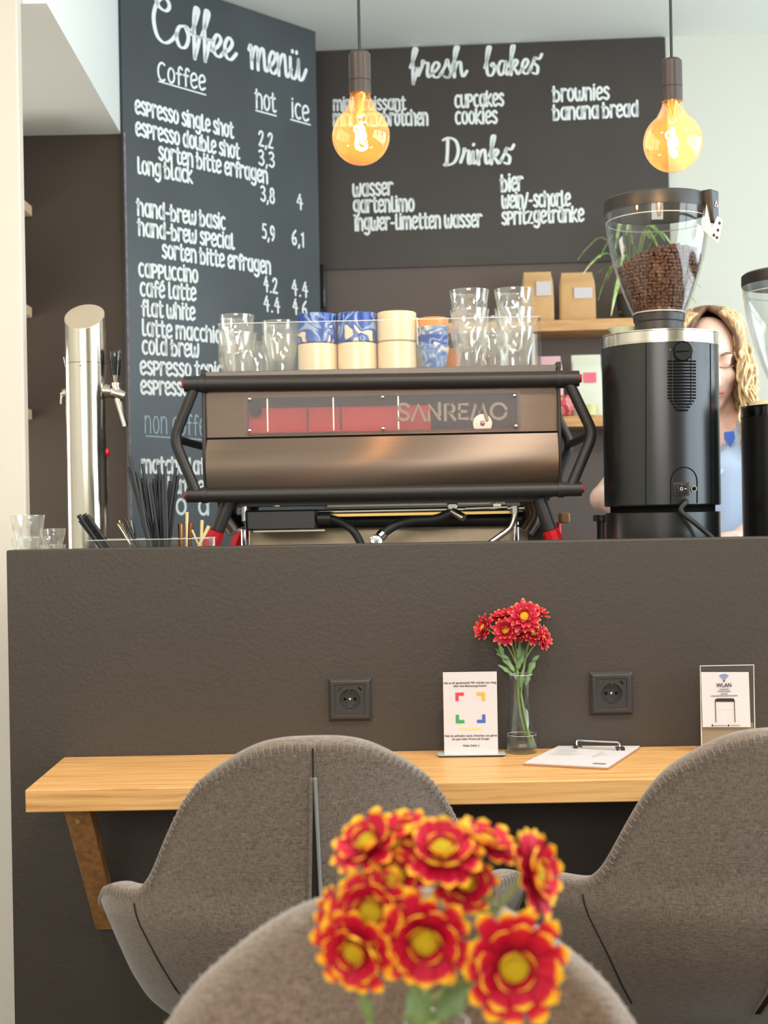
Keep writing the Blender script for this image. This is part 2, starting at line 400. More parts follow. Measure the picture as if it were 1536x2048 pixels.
def dup(root, loc, rz=None, label=None, group=None, scale=None):
    r = root.copy(); C.objects.link(r); r.location = loc
    if rz is not None: r.rotation_euler = (0, 0, rz)
    if label: r['label'] = label
    if group: r['group'] = group
    if scale: r.scale = scale
    for ch in list(root.children):
        c = ch.copy(); C.objects.link(c); c.parent = r
        for g in list(ch.children):
            d = g.copy(); C.objects.link(d); d.parent = c
    return r
def spline(pts, n=8, closed=False):
    pts = [V(p) for p in pts]; out = []; N = len(pts)
    for i in range(N if closed else N - 1):
        p1, p2 = pts[i], pts[(i + 1) % N]
        p0 = pts[i - 1] if (i > 0 or closed) else p1 * 2 - p2
        p3 = pts[(i + 2) % N] if (i + 2 < N or closed) else p2 * 2 - p1
        for k in range(n):
            t = k / n
            out.append(0.5 * ((2 * p1) + (p2 - p0) * t + (2 * p0 - 5 * p1 + 4 * p2 - p3) * t * t + (3 * p1 - p0 - 3 * p2 + p3) * t ** 3))
    if not closed: out.append(pts[-1])
    return out
def fillet(pts, r, n=6):
    pts = [V(p) for p in pts]; out = [pts[0]]
    for i in range(1, len(pts) - 1):
        a, b, c = pts[i - 1], pts[i], pts[i + 1]
        u, w_ = (a - b).normalized(), (c - b).normalized(); d = min(r, (a - b).length * .49, (c - b).length * .49)
        p, q = b + u * d, b + w_ * d
        for k in range(n + 1):
            t = k / n; out.append(p * (1 - t) ** 2 + b * 2 * t * (1 - t) + q * t * t)
    return out + [pts[-1]]
def rrect(w_, h, r, n=5):
    out = []
    for cx, cy, a0 in ((w_ / 2 - r, h / 2 - r, 0), (-w_ / 2 + r, h / 2 - r, 90), (-w_ / 2 + r, -h / 2 + r, 180), (w_ / 2 - r, -h / 2 + r, 270)):
        for k in range(n + 1):
            a = math.radians(a0 + 90 * k / n); out.append((cx + r * math.cos(a), cy + r * math.sin(a)))
    return out

# ------------------------------------------------------------ hand lettering (stroke font)
def E(cx, cy, rx, ry, a0, a1, n=14):
    return [(cx + rx * math.cos(math.radians(a0 + (a1 - a0) * k / n)), cy + ry * math.sin(math.radians(a0 + (a1 - a0) * k / n))) for k in range(n + 1)]
def S2(*p): return [(v.x, v.y) for v in spline([V((x, y, 0)) for x, y in p], 5)]
O_ = E(.17, .41, .17, .41, 70, 430)
ARCH = S2((0, .50), (.06, .72), (.17, .82), (.29, .72), (.33, .50), (.33, 0))
G = {  # tall narrow print: width, strokes
 'a': (.40, [O_, [(.35, .82), (.35, .0)]]), 'b': (.38, [[(0, 1.0), (0, 0)], [(-.07, .72), (.1, .74)], E(.16, .34, .17, .35, 110, -180)]),
 'c': (.32, [E(.18, .41, .18, .41, 55, 305)]), 'd': (.40, [O_, [(.35, 1.04), (.35, 0)]]),
 'e': (.34, [S2((.01, .38), (.32, .52), (.27, .78), (.15, .82), (.03, .66), (.0, .40), (.04, .12), (.16, 0), (.33, .12))]),
 'f': (.27, [S2((.29, .90), (.2, 1.0), (.11, .88), (.10, .5), (.10, 0)), [(-.01, .60), (.24, .60)]]),
 'g': (.40, [E(.17, .45, .17, .37, 70, 430), S2((.35, .82), (.35, .2), (.34, -.12), (.2, -.30), (.02, -.2))]),
 'h': (.38, [[(0, 1.02), (0, 0)], [(-.08, .80), (.10, .80)], ARCH]), 'i': (.08, [[(.02, .80), (.02, 0)], [(.02, .99), (.03, 1.02)]]),
 'k': (.34, [[(0, 1.0), (0, 0)], [(.30, .80), (.02, .38), (.33, 0)]]), 'l': (.20, [S2((.02, 1.0), (.02, .3), (.05, .02), (.2, .04))]),
 'm': (.62, [[(0, .82), (0, 0)], S2((0, .50), (.05, .72), (.14, .82), (.25, .72), (.28, .50), (.28, 0)), S2((.28, .50), (.34, .74), (.43, .82), (.54, .72), (.57, .50), (.57, 0))]),
 'n': (.38, [[(0, .82), (0, 0)], ARCH]), 'o': (.36, [O_]),
 'p': (.34, [[(0, .84), (0, 0)], E(.13, .60, .18, .23, 100, -100, 10)]), 'r': (.27, [[(0, .82), (0, 0)], S2((0, .5), (.08, .74), (.18, .82), (.28, .74))]),
 's': (.30, [S2((.28, .70), (.17, .83), (.03, .72), (.06, .52), (.2, .38), (.28, .2), (.18, .0), (.0, .10))]),
 't': (.28, [S2((.1, 1.0), (.1, .4), (.12, .06), (.2, 0), (.29, .06)), [(-.03, .74), (.25, .74)]]),
 'u': (.38, [S2((0, .82), (0, .3), (.06, .05), (.17, 0), (.3, .12), (.34, .4)), [(.34, .82), (.34, 0)]]),
 'w': (.52, [S2((0, .82), (0, .3), (.06, .04), (.14, .0), (.22, .1), (.25, .4), (.25, .62)), S2((.25, .4), (.28, .1), (.36, 0), (.44, .08), (.49, .4), (.49, .84))]),
 'z': (.34, [[(0, .80), (.30, .80), (.0, .02), (.33, .02)]]), '-': (.26, [[(.02, .42), (.2, .42)]]), '/': (.26, [[(0, -.05), (.24, .95)]]),
 ',': (.12, [[(.06, .06), (.0, -.16)]]), '.': (.12, [[(.03, .0), (.06, .02)]]), ' ': (.22, []),
 'C': (.42, [E(.22, .5, .22, .5, 55, 305)]),
 '1': (.2, [[(0, .8), (.12, 1), (.12, 0)]]),
 '2': (.40, [S2((.0, .78), (.1, .98), (.26, .96), (.3, .74), (.14, .3), (.0, .02)), [(0, .02), (.36, .02)]]),
 '3': (.38, [S2((.0, .9), (.16, 1), (.3, .82), (.2, .56), (.1, .53)), S2((.1, .53), (.28, .44), (.33, .2), (.18, 0), (.0, .1))]),
 '4': (.40, [[(.2, 1), (.0, .42), (.34, .42)], [(.24, .75), (.24, 0)]]),
 '5': (.38, [[(.3, .98), (.06, .98), (.03, .56)], S2((.03, .56), (.2, .62), (.32, .36), (.22, .04), (.0, .06))]),
 '6': (.38, [S2((.28, .98), (.08, .66), (.02, .28), (.14, 0), (.3, .16), (.26, .46), (.06, .4))]),
 '8': (.38, [E(.17, .76, .13, .24, -90, 270), E(.17, .26, .17, .27, 90, 450)]),
 '9': (.38, [E(.17, .68, .15, .30, 0, 360), S2((.32, .68), (.3, .3), (.16, 0))]),
}
G['é'] = (.34, G['e'][1] + [[(.14, .92), (.26, 1.06)]])
G['ä'] = (.40, G['a'][1] + [[(.08, .97), (.09, 1.0)], [(.26, .97), (.27, 1.0)]])
G['ö'] = (.36, G['o'][1] + [[(.08, .97), (.09, 1.0)], [(.26, .97), (.27, 1.0)]])
K = {  # brush script for the headings: joined letters, x-height .5
 'C': (.62, [S2((.10, .93), (.20, .80), (.36, .76), (.46, .88), (.40, 1.02), (.24, 1.02), (.10, .85), (.02, .52), (.10, .14), (.30, 0), (.50, .10), (.66, .30))]),
 'o': (.44, [S2((.26, .52), (.10, .46), (.02, .22), (.12, .0), (.28, .04), (.36, .28), (.28, .52), (.40, .44), (.50, .40))]),
 'f': (.30, [S2((.0, .38), (.14, .72), (.22, .98), (.14, 1.04), (.09, .8), (.08, .3), (.09, -.18)), S2((.09, -.16), (.18, .12), (.22, .34), (.12, .34), (.34, .36))]),
 'e': (.34, [S2((-.02, .10), (.16, .24), (.26, .42), (.16, .53), (.04, .34), (.06, .08), (.20, .0), (.38, .18))]),
 'm': (.66, [S2((-.04, .42), (.03, .54), (.05, .3), (.06, 0)), S2((.06, .2), (.16, .48), (.26, .52), (.28, .3), (.28, 0)), S2((.28, .2), (.38, .48), (.48, .52), (.51, .3), (.53, .06), (.60, .02), (.72, .2))]),
 'n': (.46, [S2((.0, .5), (.03, .3), (.04, 0)), S2((.04, .2), (.15, .48), (.26, .52), (.29, .3), (.31, .06), (.38, .02), (.52, .22))]),
 'u': (.50, [S2((.02, .5), (.02, .2), (.08, .02), (.2, .04), (.31, .3), (.33, .5)), S2((.33, .5), (.33, .2), (.36, .02), (.48, .06), (.62, .30)), [(.10, .66), (.11, .68)], [(.26, .66), (.27, .68)]]),
 'r': (.36, [S2((-.04, .1), (.08, .42), (.10, .60), (.18, .5), (.27, .5), (.24, .2), (.28, .02), (.40, .16))]),
 's': (.34, [S2((-.06, .08), (.10, .36), (.18, .60), (.22, .44), (.30, .16), (.2, -.02), (.06, .04), (.22, .0), (.42, .24))]),
 'S': (.40, [S2((-.06, .08), (.10, .36), (.20, .58), (.12, .40), (.28, .22), (.24, -.02), (.08, .02)), S2((.2, .56), (.34, .5), (.44, .66))]),
 'h': (.46, [S2((-.02, .3), (.14, .8), (.2, 1.02), (.10, 1.0), (.07, .6), (.06, 0)), S2((.06, .2), (.16, .48), (.26, .48), (.28, .2), (.34, .0), (.46, .18))]),
 'b': (.46, [S2((-.02, .3), (.16, .84), (.20, 1.02), (.10, 1.0), (.05, .5), (.08, .08), (.22, .0), (.34, .2), (.30, .44), (.22, .36), (.36, .30), (.48, .34))]),
 'a': (.46, [S2((.30, .46), (.14, .50), (.02, .24), (.10, .0), (.24, .12), (.32, .5), (.32, .12), (.38, .0), (.5, .16))]),
 'k': (.44, [S2((-.02, .3), (.14, .8), (.18, 1.02), (.09, .98), (.06, .5), (.05, 0)), S2((.05, .24), (.2, .52), (.3, .44), (.2, .28), (.10, .26)), S2((.12, .26), (.24, .12), (.32, .0), (.46, .18))]),
 'D': (.62, [S2((.12, .96), (.10, .5), (.06, .02)), S2((-.06, .94), (.16, 1.02), (.42, .88), (.50, .5), (.36, .12), (.1, .0), (-.02, .02), (.10, .1))]),
 'i': (.22, [S2((.0, .2), (.06, .5), (.06, .2), (.10, .02), (.24, .18)), [(.08, .72), (.09, .74)]]), ' ': (.42, []),
}
def ribbon(mb, pts, wd, A, U, W, N, vary=0.0):
    q = [A + U * x + W * y for x, y in pts]; n = len(q)
    off = []
    for i in range(n):
        t = (q[min(i + 1, n - 1)] - q[max(i - 1, 0)])
        t = t.normalized() if t.length > 1e-9 else V((0, 0, 1))
        side = N.cross(t).normalized()
        ww = wd * (1 - vary + vary * 1.3 * abs(t.z)) * 0.5
        off.append((side, ww, t))
    vs = [p + s * w_ for p, (s, w_, t) in zip(q, off)] + [p - s * w_ for p, (s, w_, t) in zip(q, off)]
    mb.add(vs, [(i, i + 1, n + i + 1, n + i) for i in range(n - 1)])
    for i, sg in ((0, -1), (n - 1, 1)):
        s, w_, t = off[i]; m = 6
        cap = [q[i] + s * w_ * math.cos(PI * k / m) + t * sg * w_ * math.sin(PI * k / m) for k in range(m + 1)]
        mb.add(cap, [tuple(range(m + 1))])
def lay(text, font, gap):
    x, out = 0.0, []
    for ch in text:
        wd, st = font[ch]
        for s in st: out.append([(px + x, py) for px, py in s])
        x += wd + (gap if ch != ' ' else 0)
    return out, x - gap
def write(name, parent, text, A, B, h, N, mtl, font=G, gap=.10, wd=.11, vary=0.0, lift=0.0012):
    """Letter text from A to B (points on a board with normal N), h metres tall."""
    st, total = lay(text, font, gap)
    U = (B - A); W = V((0, 0, 1))
    sx = U.length / total
    mb = MB()
    for s in st: ribbon(mb, s, wd * h, A + N * lift, U.normalized() * sx, W * h, N, vary)
    return mb.build(name, mtl, parent, smooth=0)
def type_text(name, parent, text, c, size, ux, uy, mtl, align='CENTER', lift=0.0, width=None):
    """Printed type with the built-in font, as a flat mesh centred on c in the frame ux, uy."""
    cu = bpy.data.curves.new(name, 'FONT'); cu.body = text; cu.size = size; cu.align_x = align; cu.resolution_u = 2; cu.offset = size * .018
    t = bpy.data.objects.new('type', cu); C.objects.link(t)
    dg = bpy.context.evaluated_depsgraph_get(); me = bpy.data.meshes.new_from_object(t.evaluated_get(dg))
    C.objects.unlink(t); bpy.data.objects.remove(t)
    ux, uy = V(ux).normalized(), V(uy).normalized(); n = ux.cross(uy); c = V(c)
    xs = [v.co.x for v in me.vertices]; k = 1.0
    if width and xs: k = width / (max(xs) - min(xs))
    mb = MB(); mb.add([c + ux * v.co.x * k + uy * v.co.y + n * lift for v in me.vertices], [tuple(p.vertices) for p in me.polygons])
    bpy.data.meshes.remove(me)
    return mb.build(name, mtl, parent, smooth=0)

# ------------------------------------------------------------ the setting
CEIL = 2.79
X0, X1, Y0, Y1 = -1.75, 2.6, -2.4, 4.86
def solid(name, a, b, m, bevel=0.0): return struct(MB().span(a, b).build(name, m, bevel=bevel, smooth=0))
solid('floor', (X0 - .1, Y0 - .1, -.1), (X1 + .1, Y1 + .1, 0), M['floor'])
solid('ceiling', (X0 - .1, Y0 - .1, CEIL), (X1 + .1, Y1 + .1, CEIL + .1), M['ceiling'])
def window_wall(name, wname, axis, at, u0, u1, a0, a1, z0, z1, th, bars):
    mb = MB()
    def blk(m_, ua, ub, za, zb, d0=0.0, d1=None):
        d1 = th if d1 is None else d1
        if axis == 'x': m_.span((at + d0, ua, za), (at + d1, ub, zb))
        else: m_.span((ua, at + d0, za), (ub, at + d1, zb))
    blk(mb, u0, a0, 0, CEIL); blk(mb, a1, u1, 0, CEIL); blk(mb, a0, a1, 0, z0); blk(mb, a0, a1, z1, CEIL)
    struct(mb.build(name, M['white'], smooth=0))
    fb = MB(); s = 1 if th > 0 else -1
    for u in bars: blk(fb, u - .03, u + .03, z0, z1, -.06 * s * 0 - .10 * s, -.05 * s)
    blk(fb, a0, a1, z0, z0 + .05, -.10 * s, -.05 * s); blk(fb, a0, a1, z1 - .05, z1, -.10 * s, -.05 * s); blk(fb, a0, a1, (z0 + z1) / 2 + .1, (z0 + z1) / 2 + .13, -.10 * s, -.05 * s)
    struct(fb.build(wname, M['window_frame'], smooth=0))
window_wall('wall_left', 'window_3', 'x', X0, Y0, Y1, 3.08, 3.82, .78, 1.72, -.1, (3.11, 3.79))
# back wall, turned four degrees
BC = P(652, 100, 4.704)
bdir = V((1, -0.068, 0)).normalized(); bn = V((bdir.y, -bdir.x, 0))
bo = V((BC.x, 4.704, 0))
def bp(t, z, off=0.0): return bo + bdir * t + bn * off + V((0, 0, z))
mb = MB(); mb.hexa([bp(-.6, 0, 0), bp(2.95, 0, 0), bp(2.95, 0, -.12), bp(-.6, 0, -.12), bp(-.6, CEIL, 0), bp(2.95, CEIL, 0), bp(2.95, CEIL, -.12), bp(-.6, CEIL, -.12)])
struct(mb.build('wall_back', M['white'], smooth=0))
zb1 = hit(655, 541, bp(0, 0), bn).z
tR = (hit(1333, 300, bp(0, 0), bn) - bo).dot(bdir)
mb = MB(); mb.hexa([bp(-.2, .0, .006), bp(tR, 0, .006), bp(tR, 0, 0), bp(-.2, 0, 0), bp(-.2, zb1, .006), bp(tR, zb1, .006), bp(tR, zb1, 0), bp(-.2, zb1, 0)])
struct(mb.build('trim_1', M['taupe'], smooth=0))
# windows to the right and to the street behind the photographer
window_wall('wall_right', 'window_1', 'x', 2.6, Y0, Y1, .2, 3.8, .95, 2.60, .12, (.23, 1.4, 2.6, 3.77))
window_wall('wall_front', 'window_2', 'y', Y0, X0, X1, -1.65, .75, 1.62, 2.64, -.12, (-1.62, -.45, .72))
# slanted wall that carries the menu board
LA, LB = V((-.732, 3.936, 0)), V((-.198, 4.502, 0))
ldir = (LB - LA).normalized(); ln = V((ldir.y, -ldir.x, 0))
mb = MB(); t_ = ldir * (LB - LA).length
a, b = LA - ln * .012, LB - ln * .012
q = [a, b, b + V((-.02, .30, 0)), a + V((0, .55, 0))]
mb.hexa([p + V((0, 0, 0)) for p in q] + [p + V((0, 0, CEIL)) for p in q])
struct(mb.build('wall_slant', M['taupe'], smooth=0))
YP = 3.954
ZS = P(240, 268, YP).z
solid('wall_passage', (X0, YP, 0), (LA.x - .004, YP + .09, ZS), M['darkwall'])
mb = MB(); q = [V((X0, 2.94, ZS)), V((P(93, 2, 2.94).x, 2.94, ZS)), V((LA.x - .010, YP, ZS)), V((X0, YP, ZS))]
mb.hexa(q + [V((p.x, p.y, CEIL)) for p in q]); struct(mb.build('wall_beam', M['beam'], smooth=0))
PX = P(57, 1020, 2.92).x
mb = MB(); q = [P(40, 0, 2.92), P(58, 1095, 2.92)]
mb.hexa([V((X0, 2.90, 0)), V((PX, 2.90, 0)), V((PX, 2.935, 0)), V((X0, 2.935, 0)), V((X0, 2.90, CEIL)), V((PX, 2.90, CEIL)), V((PX, 2.935, CEIL)), V((X0, 2.935, CEIL))]); struct(mb.build('wall_pillar', M['cream'], smooth=0, bevel=.004))
for i, py in enumerate((408, 612, 818)):
    c = P(59, py, YP - .03); mb = MB().span((c.x - .30, YP - .25, c.z - .030), (c.x, YP - .002, c.z))
    tag(mb.build('wall_shelf', M['palewood'], bevel=.002), ('short pale wood shelf end behind white pillar, highest of three', 'short pale wood shelf end behind white pillar, middle of three', 'short pale wood shelf end behind white pillar, lowest of three')[i], 'shelf', 'shelves in the dark passage')

# round ceiling lamps over the guests
for i, (x, y) in enumerate(((-1.0, 1.35), (.35, 1.25), (1.6, 1.35))):
    cl = thing('ceiling_lamp', 'round flush ceiling lamp above the guest tables, ' + ('nearest the white pillar', 'in the middle of the row', 'nearest the side window')[i], 'ceiling lamp', (x, y, CEIL), group='ceiling lamps')
    MB().lathe([(0, CEIL), (.20, CEIL), (.20, CEIL - .05), (.185, CEIL - .05), (.185, CEIL - .02), (0, CEIL - .02)], (x, y, 0), 40).build('lamp_body', M['window_frame'], cl)
    MB().lathe([(0, CEIL - .022), (.18, CEIL - .022), (.18, CEIL - .030), (0, CEIL - .032)], (x, y, 0), 40).build('diffuser', M['lampglow'], cl)
    ld = bpy.data.lights.new('ceiling_lamp_light', 'AREA'); ld.shape = 'DISK'; ld.size = .34; ld.energy = 21; ld.color = (1.0, .93, .82)
    lo = bpy.data.objects.new('ceiling_lamp_light', ld); C.objects.link(lo); lo.location = (x, y, CEIL - .055)

# ------------------------------------------------------------ menu boards
LH = V((0, 0, 1))
def lp(px, py): return hit(px, py, LA, ln)
board = thing('chalkboard', 'tall slanted chalkboard headed Coffee menu with hot and iced prices', 'chalkboard', (LA.x, LA.y, 1.0))
mb = MB(); mb.hexa([LA + V((0, 0, 1.0)), LB + V((0, 0, 1.0)), LB - ln * .012 + V((0, 0, 1.0)), LA - ln * .012 + V((0, 0, 1.0)), LA + V((0, 0, CEIL - .002)), LB + V((0, 0, CEIL - .002)), LB - ln * .012 + V((0, 0, CEIL - .002)), LA - ln * .012 + V((0, 0, CEIL - .002))])
mb.build('slate', M['board_l'], board, smooth=0)
mb = MB(); ea, eb = LA + ln * .0005, LA + ldir * .007 + ln * .0005
mb.add([ea + V((0, 0, 1.02)), eb + V((0, 0, 1.02)), eb + V((0, 0, ZS)), ea + V((0, 0, ZS))], [(0, 1, 2, 3)]); mb.build('worn_edge', M['worn'], board, smooth=0)
def L(name, text, x0, y0, x1, y1, h, font=G, m='chalk', **k):
    A, B = lp(x0, y0), lp(x1, y1); write(name, board, text, A, B, h * A.y / F, ln, M[m], font, **k)
def under(x0, y0, x1, y1, m='chalk', w_=3):
    mb = MB(); A, B = lp(x0, y0), lp(x1, y1)
    ribbon(mb, [(0, 0), (.5, 0), (1, 0)], w_ * A.y / F, A + ln * .0014, B - A, V((0, 0, 1)), ln); mb.build('underline', M[m], board, smooth=0)
L('heading', 'Coffee', 306, 80, 470, 122, 86, K, gap=.0, wd=.10, vary=.5)
L('heading', 'menu', 500, 135, 606, 163, 84, K, gap=.0, wd=.09, vary=.45)
L('heading', 'Coffee', 316, 160, 410, 181, 36, gap=.12, wd=.13); under(317, 163, 411, 190)
L('heading', 'hot', 513, 216, 551, 224, 36, wd=.13); under(511, 221, 552, 232)
L('heading', 'ice', 584, 234, 617, 243, 36, wd=.13); under(581, 239, 620, 250)
for t, x0, y0, x1, y1 in (('espresso single shot', 271, 226, 466, 276), ('espresso double shot', 272, 270, 478, 318), ('sorten bitte erfragen', 318, 319, 535, 367), ('long black', 276, 346, 384, 366),
        ('hand-brew basic', 276, 430, 450, 459), ('hand-brew special', 278, 470, 468, 498), ('sorten bitte erfragen', 325, 515, 541, 548), ('cappuccino', 278, 552, 395, 565),
        ('café latte', 281, 591, 391, 601), ('flat white', 284, 631, 389, 640), ('latte macchiato', 285, 670, 466, 688), ('cold brew', 285, 707, 397, 714),
        ('espresso tonic', 281, 748, 444, 756), ('espresso', 282, 787, 376, 791), ('matcha latte', 284, 945, 432, 948), ('latte', 336, 985, 408, 988), ):
    L('menu_line', t, x0, y0, x1, y1, 31, wd=.18, gap=.115)
L('menu_line', 'o', 353, 1028, 372, 1028, 36, wd=.15); L('menu_line', 'a', 398, 1029, 418, 1029, 36, wd=.15)
L('heading', 'non coffee', 290, 866, 424, 872, 42, m='chalk_thin', wd=.055, gap=.14); under(292, 872, 430, 881, 'chalk_thin', 2)
for t, x0, y0, x1, y1 in (('2,2', 518, 291, 546, 297), ('3,3', 518, 329, 549, 335), ('3,8', 522, 401, 549, 407), ('4', 594, 417, 606, 420), ('5,9', 525, 476, 549, 482), ('6,1', 584, 488, 608, 494),
        ('4.2', 528, 582, 555, 587), ('4.4', 584, 589, 616, 595), ('4.4', 528, 621, 560, 626), ('4.6', 586, 627, 614, 632)):
    L('price', t, x0, y0, x1, y1, 29, wd=.15, gap=.12)
zt = CEIL - .004
bboard = thing('chalkboard', 'wide dark chalkboard listing fresh bakes and drinks above the shelves', 'chalkboard', tuple(bp(0, zb1)))
mb = MB(); mb.hexa([bp(-.2, zb1, .016), bp(tR + .006, zb1, .016), bp(tR + .006, zb1, .0005), bp(-.2, zb1, .0005), bp(-.2, zt, .016), bp(tR, zt, .016), bp(tR, zt, .0005), bp(-.2, zt, .0005)])
mb.build('slate', M['board_b'], bboard, smooth=0)
def Bk(name, text, x0, y0, x1, y1, h, font=G, **k):
    A, B = hit(x0, y0, bp(0, 0, .016), bn), hit(x1, y1, bp(0, 0, .016), bn)
    write(name, bboard, text, A, B, h * A.y / F, bn, M['chalk'], font, **k)
Bk('heading', 'fresh', 821, 157, 934, 153, 58, K, gap=.0, wd=.10, vary=.5)
Bk('heading', 'bakeS', 971, 152, 1082, 146, 56, K, gap=.0, wd=.10, vary=.5)
Bk('heading', 'DrinkS', 890, 331, 1026, 326, 54, K, gap=.0, wd=.11, vary=.5)
for t, x0, y0, x1, y1, h in (('mini croissant', 668, 221, 811, 219, 25), ('mini franzbrötchen', 668, 252, 856, 250, 29), ('cupcakes', 911, 215, 1007, 211, 29), ('cookies', 912, 248, 994, 246, 29),
        ('brownies', 1108, 203, 1218, 198, 29), ('banana bread', 1108, 240, 1276, 232, 29), ('wasser', 707, 393, 785, 389, 29), ('gartenlimo', 708, 425, 828, 422, 29),
        ('ingwer-limetten wasser', 711, 461, 963, 453, 29), ('bier', 1004, 383, 1045, 380, 32), ('wein/-schorle', 1005, 416, 1140, 411, 29), ('spritzgetränke', 1005, 449, 1167, 442, 29)):
    Bk('menu_line', t, x0, y0, x1, y1, h, wd=.165, gap=.115)

c = hit(643, 576, bp(0, 0, .06), bn); h_ = 44 * c.y / F
mb = MB(); mb.hexa([V((c.x, c.y, c.z)) + bdir * a_ + bn * b_ + V((0, 0, z_)) for z_ in (-h_, h_) for a_, b_ in ((-.018, .045), (.016, .045), (.016, -.042), (-.018, -.042))])
tag(mb.build('wall_speaker', M['gloss_black'], bevel=.004), 'slim black box hung in the corner between the two chalkboards', 'speaker')

# ------------------------------------------------------------ bar counter and wall table
YW = 2.57
ZC = P(768, 1087, YW).z
CX0 = P(12, 1100, YW).x
WT = 1.09
cnt = thing('bar_counter', 'dark grey painted bar counter with plain tall front below espresso machine', 'counter', (0.5, 2.62, 0))
MB().span((CX0, YW, 0), (2.4, YW + .06, ZC)).build('front_panel', M['counter'], cnt, bevel=.003)
MB().span((CX0, YW + .06, WT - .04), (2.4, 3.30, WT)).build('worktop', M['taupe'], cnt, bevel=.002)
MB().span((CX0 + .02, YW + .06, .1), (2.4, 3.26, WT - .04)).build('cabinet_body', M['black_plastic'], cnt)
zt_ = 0.75
tb = thing('wall_table', 'long light oak wall mounted table board below the sockets', 'table', (0.3, 2.42, .75))
c0 = P(128, 1514, YW); zt_ = c0.z
tb.location.z = zt_
cf = hit(50, 1580, (0, 0, zt_), V((0, 0, 1)))
TY0 = cf.y
mb = MB(); q = [V((cf.x, cf.y, zt_)), V((1.25, cf.y, zt_)), V((1.25, YW - .001, zt_)), V((c0.x, YW - .001, zt_))]
mb.hexa([p - V((0, 0, .038)) for p in q] + q); mb.build('table_top', M['oak'], tb, bevel=.002)
def bracket(x):
    mb = MB(); a, b = V((x, TY0 + .05, zt_ - .0385)), V((x - .004, YW - .012, .43))
    d = (b - a); wv = V((.0215, 0, 0)); tv = V((0, .022, .0))
    mb.hexa([b - wv - tv * .5, b + wv - tv * .5, b + wv + tv * .48, b - wv + tv * .48, a - wv - tv, a + wv - tv, a + wv + tv, a - wv + tv])
    return mb
bx = P(158, 1622, TY0 + .05).x
br = bracket(bx).build('bracket', M['oak_dark'], tb, bevel=.0015)
s0 = P(157, 1641, TY0 + .05 - .012)
MB().lathe([(.0, -.001), (.004, -.001), (.004, .002), (0, .002)], s0 + V((0, -.006, 0)), 12, axis=(0, -1, 0)).build('screw', M['brass'], br)
bracket(1.05).build('bracket', M['oak_dark'], tb, bevel=.0015)

# wall sockets
def socket(px, py, label):
    c = P(px, py, YW); t = thing('wall_socket', label, 'socket', tuple(c), group='sockets on the counter front')
    s = .0405; mb = MB()
    # bevelled frame ring
    def ring(y0, s0, y1, s1):
        o1 = [c + V((x * s0, y0, z * s0)) for x, z in ((-1, -1), (1, -1), (1, 1), (-1, 1))]; o2 = [c + V((x * s1, y1, z * s1)) for x, z in ((-1, -1), (1, -1), (1, 1), (-1, 1))]
        mb.add(o1 + o2, [(i, (i + 1) % 4, 4 + (i + 1) % 4, 4 + i) for i in range(4)])
    ring(0, s, -.004, s); ring(-.004, s, -.011, s * .86); ring(-.011, s * .86, -.011, s * .70); ring(-.011, s * .70, -.007, s * .70)
    mb.build('frame', M['socket_plastic'], t, weld=True, smooth=20, bevel=.001)
    mb = MB(); q = s * .69; R = .0195; n = 32; out = []
    for k in range(n):
        a = 2 * PI * k / n + PI / 4; x, z = math.cos(a), math.sin(a); m_ = q / max(abs(x), abs(z)); out.append((x * m_, z * m_))
    inn = [(R * math.cos(2 * PI * k / n + PI / 4), R * math.sin(2 * PI * k / n + PI / 4)) for k in range(n)]
    vs = [c + V((x, -.0095, z)) for x, z in out] + [c + V((x, -.0095, z)) for x, z in inn] + [c + V((x, -.0008, z)) for x, z in inn]
    mb.add(vs, [(k, (k + 1) % n, n + (k + 1) % n, n + k) for k in range(n)] + [(n + k, n + (k + 1) % n, 2 * n + (k + 1) % n, 2 * n + k) for k in range(n)] + [tuple(range(2 * n, 3 * n))])
    mb.build('insert', M['socket_plastic'], t, smooth=20)
    for sx in (-1, 1):
        MB().lathe([(0, 0), (.0028, 0), (.0028, .001), (0, .001)], c + V((sx * .0095, -.0010, 0)), 12, axis=(0, -1, 0)).build('pin_hole', M['groove'], t)
    MB().ball(c + V((0, -.0012, .0)), .0032, 10, 6).build('centre_screw', M['chrome'], t)
    for sz in (-1, 1): MB().box(c + V((0, -.0055, sz * .0175)), (.0045, .007, .005)).build('earth_clip', M['chrome'], t)
    r = Matrix.Rotation(math.radians(-45), 3, 'Y')
    MB().box(c + V((-.019, -.0097, .0205)), (.012, .0012, .0042), r).build('usb_port', M['chrome'], t)
    r = Matrix.Rotation(math.radians(45), 3, 'Y')
    MB().box(c + V((.019, -.0096, .0205)), (.008, .0008, .0026), r).build('usb_port', M['groove'], t)
socket(700, 1398, 'black wall socket left of the white card stand')
socket(1222, 1386, 'black wall socket right of the flower vase, above clipboard')

